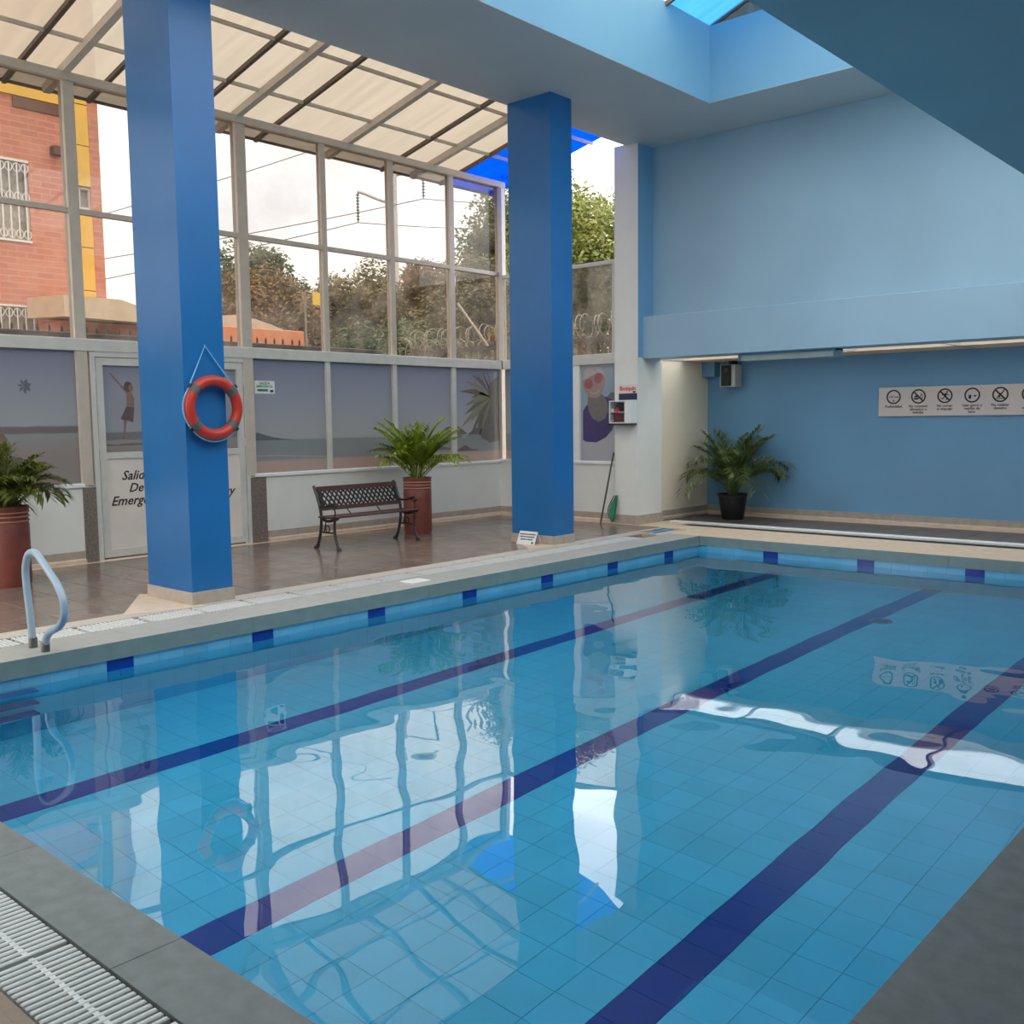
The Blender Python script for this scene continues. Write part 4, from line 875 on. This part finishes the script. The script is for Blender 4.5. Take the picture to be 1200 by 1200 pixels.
def brick_mat(name, a, b_, mor, sx, sy, axis='y'):
    m = bpy.data.materials.new(name); m.use_nodes = True; t = m.node_tree; n = t.nodes; n.clear(); L = t.links.new
    out = n.new('ShaderNodeOutputMaterial'); b = n.new('ShaderNodeBsdfPrincipled'); b.inputs['Roughness'].default_value = .85
    g = n.new('ShaderNodeNewGeometry'); s = n.new('ShaderNodeSeparateXYZ'); L(g.outputs['Position'], s.inputs[0]); c = n.new('ShaderNodeCombineXYZ'); L(s.outputs['Y' if axis == 'y' else 'X'], c.inputs[0]); L(s.outputs['Z'], c.inputs[1])
    br = n.new('ShaderNodeTexBrick'); br.inputs['Color1'].default_value = lin(a); br.inputs['Color2'].default_value = lin(b_); br.inputs['Mortar'].default_value = lin(mor)
    br.inputs['Scale'].default_value = 1; br.inputs['Brick Width'].default_value = sx; br.inputs['Row Height'].default_value = sy; br.inputs['Mortar Size'].default_value = .008; L(c.outputs[0], br.inputs[0])
    bp_ = n.new('ShaderNodeBump'); bp_.inputs['Strength'].default_value = .5; L(br.outputs['Fac'], bp_.inputs['Height']); bp_.invert = True; L(bp_.outputs[0], b.inputs['Normal'])
    L(br.outputs[0], b.inputs['Base Color']); L(b.outputs[0], out.inputs[0]); return m
brick = brick_mat('brick', (202, 132, 106), (188, 116, 92), (214, 156, 132), .42, .14)
yellow = mat('yellow_panel', (230, 180, 76), .7, .06, 3)
FX = -24
bb = tag(empty('brick_building', (FX, 8, -.3)), 'orange brick apartment building with yellow panels and grilled windows', 'building')
wins = [(9.15, 10.22, 5.84, 7.66), (9.15, 10.25, 2.7, 4.36)]
# facade built around its window openings
b = MB(); ya, yb = 2, 11.34
zs = [-.3, 2.7, 4.36, 5.84, 7.66, 9.12]
for z0, z1 in zip(zs[:-1], zs[1:]):
    hole = [w for w in wins if w[2] <= z0 and w[3] >= z1]
    if hole: b.box(FX-.3, FX, ya, hole[0][0], z0, z1).box(FX-.3, FX, hole[0][1], yb, z0, z1)
    else: b.box(FX-.3, FX, ya, yb, z0, z1)
b.box(FX-9, FX, 11.69, 11.96, -.3, 12); b.build('brick_wall', brick, bb)
MB().box(FX-9, FX-.3, 11.34, 11.69, -.3, 12).build('side_wall', brick, bb)
zz = -.3
while zz < 6.6: MB().cbox(FX-.3, FX+.03, 11.345, 11.685, zz+.01, min(zz+1.03, 6.72)-.01, .01).build('yellow_panel', yellow, bb); zz += 1.03
zz = 7.33
while zz < 11.9: MB().cbox(FX-.3, FX+.03, 11.345, 11.685, zz+.01, zz+.95, .01).build('yellow_panel', yellow, bb); zz += .96
MB().cbox(FX-.3, FX+.05, 2, 11.34, 9.12, 9.42, .01).build('yellow_band', yellow, bb); MB().cbox(FX-.3, FX+.03, 2, 11.34, 9.43, 12, .01).build('yellow_band', yellow, bb)
MB().box(FX, FX+.04, 9.95, 11.3, 8.86, 9.1).build('dark_lintel', mat('lintel', (112, 78, 62), .8, .15, 6), bb)
MB().cbox(FX, FX+.2, 10.75, 10.98, 7.93, 8.13, .02).build('wall_lamp', mat('lampd', (92, 58, 50), .6, .1, 10), bb)
curtain = mat('curtain', (170, 160, 150), .8, .25, 9); grille = mat('grille', (226, 222, 214), .5, .05, 10)
for (y0, y1, z0, z1) in wins+[(11.40, 11.7, 6.8, 7.32)]:
    w = MB().box(FX-.12, FX-.05, y0, y0+.05, z0, z1).box(FX-.12, FX-.05, y1-.05, y1, z0, z1).box(FX-.12, FX-.05, y0+.05, y1-.05, z1-.05, z1).box(FX-.12, FX-.05, y0+.05, y1-.05, z0, z0+.05).build('window', mat('wframe', (200, 196, 188), .5, .05, 10), bb)
    MB().box(FX-.2, FX-.18, y0, y1, z0, z1).build('curtain', curtain, w)
    if y0 < 11:
        n = 6
        for k in range(n):
            y = y0+(k+.5)*(y1-y0)/n; MB().tube([(FX+.03, y, z0+.05), (FX+.03, y, z1-.05)], .018, 5).build('grille_bar', grille, w)
            for zc in ((z0+z1)/2+.1, z1-.16, z0+.16): MB().tube([(FX+.03, y+.08*math.cos(a), zc+.1*math.sin(a)) for a in [2*math.pi*q/10 for q in range(10)]], .012, 4, True).build('grille_scroll', grille, w)
        MB().box(FX+.01, FX+.05, y0, y1, z0-.02, z0+.03).build('grille_rail', grille, w); MB().box(FX+.01, FX+.05, y0, y1, z1-.03, z1+.02).build('grille_rail', grille, w); MB().box(FX+.01, FX+.05, y0, y1, (z0+z1)/2-.03, (z0+z1)/2+.03).build('grille_rail', grille, w)
# small house with a beige awning roof
hs = tag(empty('awning_house', (-22.5, 11.2, -.3)), 'low brick house with a beige sloping awning roof beside the brick building', 'building')
MB().box(-23.8, -22.6, 10.2, 12.4, -.3, 3.95).build('wall', brick, hs)
MB().prism([(9.9, 3.96), (12.5, 3.93), (12.5, 4.12), (11.9, 4.24), (11.2, 4.42), (9.9, 4.42)], lambda p: (-21.8, p[0], p[1]), lambda p: (-23.7, p[0], p[1]+.1)).build('awning', mat('awning', (208, 186, 158), .7, .06, 4), hs)
MB().box(-22.6, -22.5, 11.0, 11.5, 2.6, 3.7).build('dark_window', M['channel'], hs)
# orange wall and domed shed
ow = tag(MB().cbox(-22.2, -22, 12.6, 16.4, -.3, 4.02, .02).build('orange_wall', mat('orange_wall', (214, 136, 96), .8, .06, 3)), 'plain orange garden wall in front of the domed shed', 'wall')
dm = tag(empty('domed_shed', (-23.2, 14.5, -.3)), 'cream shed with a low domed roof behind the orange wall', 'shed')
MB().prism([(13.0, -.3), (16.2, -.3), (16.15, 4.1), (15.8, 4.2), (15.3, 4.32), (14.7, 4.39), (14.1, 4.32), (13.5, 4.2), (13.0, 4.0)], lambda p: (-22.6, p[0], p[1]), lambda p: (-26, p[0], p[1])).build('shell', mat('shed_cream', (206, 188, 164), .7, .06, 4), dm)
MB().box(-22.62, -22.57, 15.0, 15.3, 3.6, 4.22).build('door_panel', mat('shed_door', (190, 176, 156), .7, .06, 4), dm)

# trees: trunk with a crown of single leaf blades
def tree(name, label, c, rad, nleaf, size, m, seed, group='trees beyond the windows', base_z=-.3):
    nleaf = int(nleaf*3.0); size *= 1.0; rnd = random.Random(seed); o = tag(empty(name, (c[0], c[1], base_z)), label, 'tree', group)
    tk = MB(); p0 = Vector((c[0], c[1], base_z)); top = Vector((c[0], c[1], c[2]+rad[2]*.4))
    tk.tube(arc([p0, p0.lerp(top, .5)+Vector((rnd.uniform(-.2, .2), rnd.uniform(-.2, .2), 0)), top], 4), [.2*(1-k/12) + .04 for k in range(9)], 8); tk.build('trunk', mat('bark', (86, 72, 60), .9, .3, 10, .4, 20), o, True)
    blobs = []
    for k in range(max(40, int(nleaf/420))):
        while True:
            q = Vector((rnd.uniform(-1, 1), rnd.uniform(-1, 1), rnd.uniform(-1, 1)))
            if .25 < q.length < .95: break
        blobs.append((Vector((c[0]+q.x*rad[0]*.85, c[1]+q.y*rad[1]*.85, c[2]+q.z*rad[2]*.85)), rnd.uniform(.22, .4)*min(rad)))
    mb = MB()
    for k in range(nleaf):
        bc_, br_ = blobs[rnd.randrange(len(blobs))]
        d = Vector((rnd.gauss(0, 1), rnd.gauss(0, 1), rnd.gauss(0, 1))).normalized(); p = bc_+d*br_*rnd.uniform(.7, 1.12)
        if p.z < base_z+.1: continue
        u = Vector((rnd.gauss(0, 1), rnd.gauss(0, 1), rnd.gauss(0, .6))).normalized(); v = u.cross(d); v = v.normalized() if v.length > .01 else Vector((0, 0, 1))
        s = size*rnd.uniform(.6, 1.3); mb.quad(p-u*s*.5, p+v*s*.26, p+u*s*.5, p-v*s*.26)
    tag(mb.build('foliage', m, o, fix=False), kind='stuff')
    return o
lm_br = leaf_mat('leaf_brown', (74, 64, 38), (130, 106, 62), (182, 132, 78), .9, .3)
lm_mix = leaf_mat('leaf_mix', (66, 66, 40), (118, 110, 66), (164, 142, 92), 1.1, .3)
lm_dk = leaf_mat('leaf_dark', (48, 62, 42), (84, 100, 62), (124, 132, 88), 1.0, .3)
lm_gr = leaf_mat('leaf_green', (62, 70, 28), (108, 114, 48), (156, 152, 80), 1.0, .4)
tree('dark_tree', 'dark green tree beside the first window post, behind the domed shed', (-31.6, 20.9, 5.3), (2.6, 2.6, 3.0), 9000, .2, lm_dk, 1)
tree('brown_tree', 'orange brown bushy tree just right of the domed shed', (-27.6, 19.2, 4.0), (2.2, 2.4, 2.5), 11000, .16, lm_br, 2)
tree('brown_tree', 'broad brown and green tree behind the second window bay', (-26.3, 21.9, 4.2), (2.2, 2.3, 3.0), 13000, .16, lm_mix, 3)
tree('brown_tree', 'broad rust brown tree behind the third window bay', (-25.2, 24.0, 4.3), (2.0, 2.2, 3.0), 13000, .16, lm_br, 4)
tree('brown_tree', 'dense olive brown tree behind the last window bay', (-22.4, 23.6, 4.4), (2.1, 2.2, 2.9), 13000, .15, lm_mix, 5)
tree('green_tree', 'tall light green tree rising beside the second blue column', (-22.7, 26.6, 7.1), (2.3, 2.4, 2.9), 11000, .17, lm_gr, 6)
tree('green_tree', 'tall bright green tree seen between blue column and white pillar', (-17.9, 23.3, 5.5), (2.4, 2.2, 3.2), 13000, .15, lm_gr, 7)
tree('brown_tree', 'low brown tree behind the fence and razor wire coil', (-17.2, 20.4, 2.6), (1.9, 1.6, 2.0), 9000, .13, lm_br, 8)
tree('dark_tree', 'low dark shrub mass under the trees in the last window bays', (-21.0, 20.0, 2.2), (2.3, 2.4, 2.2), 10000, .14, lm_dk, 9)
tree('dark_tree', 'dark green low shrub behind the third window bay', (-23.2, 20.2, 2.6), (2.0, 2.2, 2.4), 9000, .14, lm_dk, 10)
tree('dark_tree', 'far pale tree top left of the first blue column', (-56, 31, 6.6), (4, 4, 2.6), 5000, .4, lm_dk, 11)

# fence with pickets and razor wire coil at the corner
fn = tag(empty('picket_fence', (-13, 15, -.3)), 'dark steel picket fence topped by a razor wire coil outside the corner window', 'fence')
pk = mat('fence_steel', (74, 66, 62), .6, .15, 10); wire = mat('razor_wire', (150, 140, 124), .4, .1, 20, metal=.4)
a, c = Vector((-16.2, 15.0, 0)), Vector((-9.0, 15.0, 0))
for z in (3.02, .4): MB().box(a.x, c.x, 14.97, 15.03, z, z+.1).build('fence_rail', pk, fn)
me_p = MB().box(-.025, .025, -.025, .025, -.3, 3.2).mesh('picket'); me_p.materials.append(pk)
for k in range(40): inst('picket', me_p, (a.x+.1+k*.18, 15.0, 0), fn)
def coil(p0, p1, r, turns, seed):
    rnd = random.Random(seed); pts = []; N = turns*14; d = (p1-p0).normalized(); s = Vector((-d.y, d.x, 0))
    for k in range(N+1):
        t = k/N; an = 2*math.pi*turns*t; rr_ = r*(1+.12*math.sin(an*.31+seed)); pts.append(p0.lerp(p1, t)+s*rr_*math.cos(an)+Vector((0, 0, rr_*math.sin(an)))+d*(.05*math.sin(an*.5)))
    return MB().tube(pts, .008, 4)
coil(Vector((-16.2, 15.0, 3.32)), Vector((-9.2, 15.0, 3.32)), .22, 34, 1).build('razor_wire', wire, fn)
f2 = tag(empty('mesh_fence', (-15.5, 13.5, -.3)), 'low dark hedge fence with a wire coil below the brown trees', 'fence')
MB().box(-15.9, -15.75, 13.0, 17.5, -.3, 2.95).build('panel', mat('fence_panel', (70, 66, 56), .9, .35, 9, .4, 20), f2)
coil(Vector((-15.8, 14.2, 3.12)), Vector((-15.8, 17.2, 3.2)), .22, 15, 2).build('razor_wire', wire, f2)
bs = tag(empty('fence_post', (-12.86, 13.0, -.3)), 'pale steel post with a slanting stay outside the last window bay', 'post')
MB().tube([(-12.95, 12.95, -.3), (-12.95, 12.95, 3.75)], .03, 8).build('upright', M['alu_dark'], bs); MB().tube([(-12.86, 13.02, 3.72), (-12.41, 13.33, 2.94)], .02, 6).build('stay', M['alu_dark'], bs)
MB().cbox(-13.02, -12.88, 12.9, 13.0, 4.02, 4.2, .01).box(-12.96, -12.94, 12.94, 12.96, 3.7, 4.05).build('post_box', M['white'], bs)
ys_ = tag(empty('yellow_notice', (-19.7, 15.1, 0)), 'small yellow notice on a thin post among the brown trees', 'sign')
MB().tube([(-19.9, 14.9, -.3), (-19.9, 14.9, 4.75)], .03, 6).build('post', mat('post_grey', (130, 120, 108), .7, .1, 8), ys_); MB().box(-19.72, -19.69, 14.98, 15.3, 4.42, 4.72).build('plate', mat('notice_yellow', (226, 190, 40), .5, .05, 8), ys_)
# concrete utility pole with two arms and insulator strings
up_ = tag(empty('utility_pole', (-30.5, 27.3, -.3)), 'tall pale utility pole with two curved arms carrying insulator strings', 'utility pole')
MB().tube([(-30.5, 27.3, -.3), (-30.5, 27.3, 11.6)], [.24, .16], 12).build('pole', mat('concrete_pole', (206, 200, 190), .7, .08, 5), up_, True)
Lr = Vector((math.cos(YAW), math.sin(YAW), 0))
def upt(s, z): return Vector((-30.5, 27.3, z))+Lr*s
MB().tube(arc([upt(0, 10.25), upt(-.6, 10.45), upt(-1.2, 10.7), upt(-1.42, 10.75)], 4), .06, 8).build('arm', M['alu_dark'], up_, True)
MB().tube(arc([upt(0, 11.35), upt(.6, 11.5), upt(1.05, 11.62), upt(1.25, 11.65)], 4), .06, 8).build('arm', M['alu_dark'], up_, True)
for s, zt in ((-1.42, 10.7), (1.22, 11.6)):
    b = MB(); prof = [(.02, 0)]
    for k in range(9): prof += [(.03, -.12*k-.03), (.085, -.12*k-.07), (.03, -.12*k-.09)]
    b.lathe(prof+[(.02, -1.15)], tuple(upt(s, zt)), 10).build('insulator', mat('insulator', (80, 84, 84), .4, .1, 20), up_)
def cable(label, p0, p1, sag, r=.018):
    p0, p1 = Vector(p0), Vector(p1); pts = [p0.lerp(p1, k/16)-Vector((0, 0, sag*4*(k/16)*(1-k/16))) for k in range(17)]
    tag(MB().tube(pts, r, 4).build('power_cable', mat('cable', (120, 116, 112), .6, .05, 10), None, loc=tuple(p0)), label, 'cable', 'overhead power cables')
e1 = upt(-1.42, 9.55); e2 = upt(1.22, 10.45)
cable('overhead cable running left from the lower insulator string', e1, (-40, 13.0, 5.6), .1)
cable('overhead cable running right from the lower insulator string', e1, (-25.5, 46, 12.2), .6)
cable('overhead cable running left from the upper insulator string', e2, (-40, 12.0, 6.4), .2)
cable('overhead cable running right from the upper insulator string', e2, (-26, 46, 13.6), .6)
cable('thin overhead cable crossing the sky high in the left windows', (-33.5, 29.2, 14.2), (-42, 12, 7.2), .3)
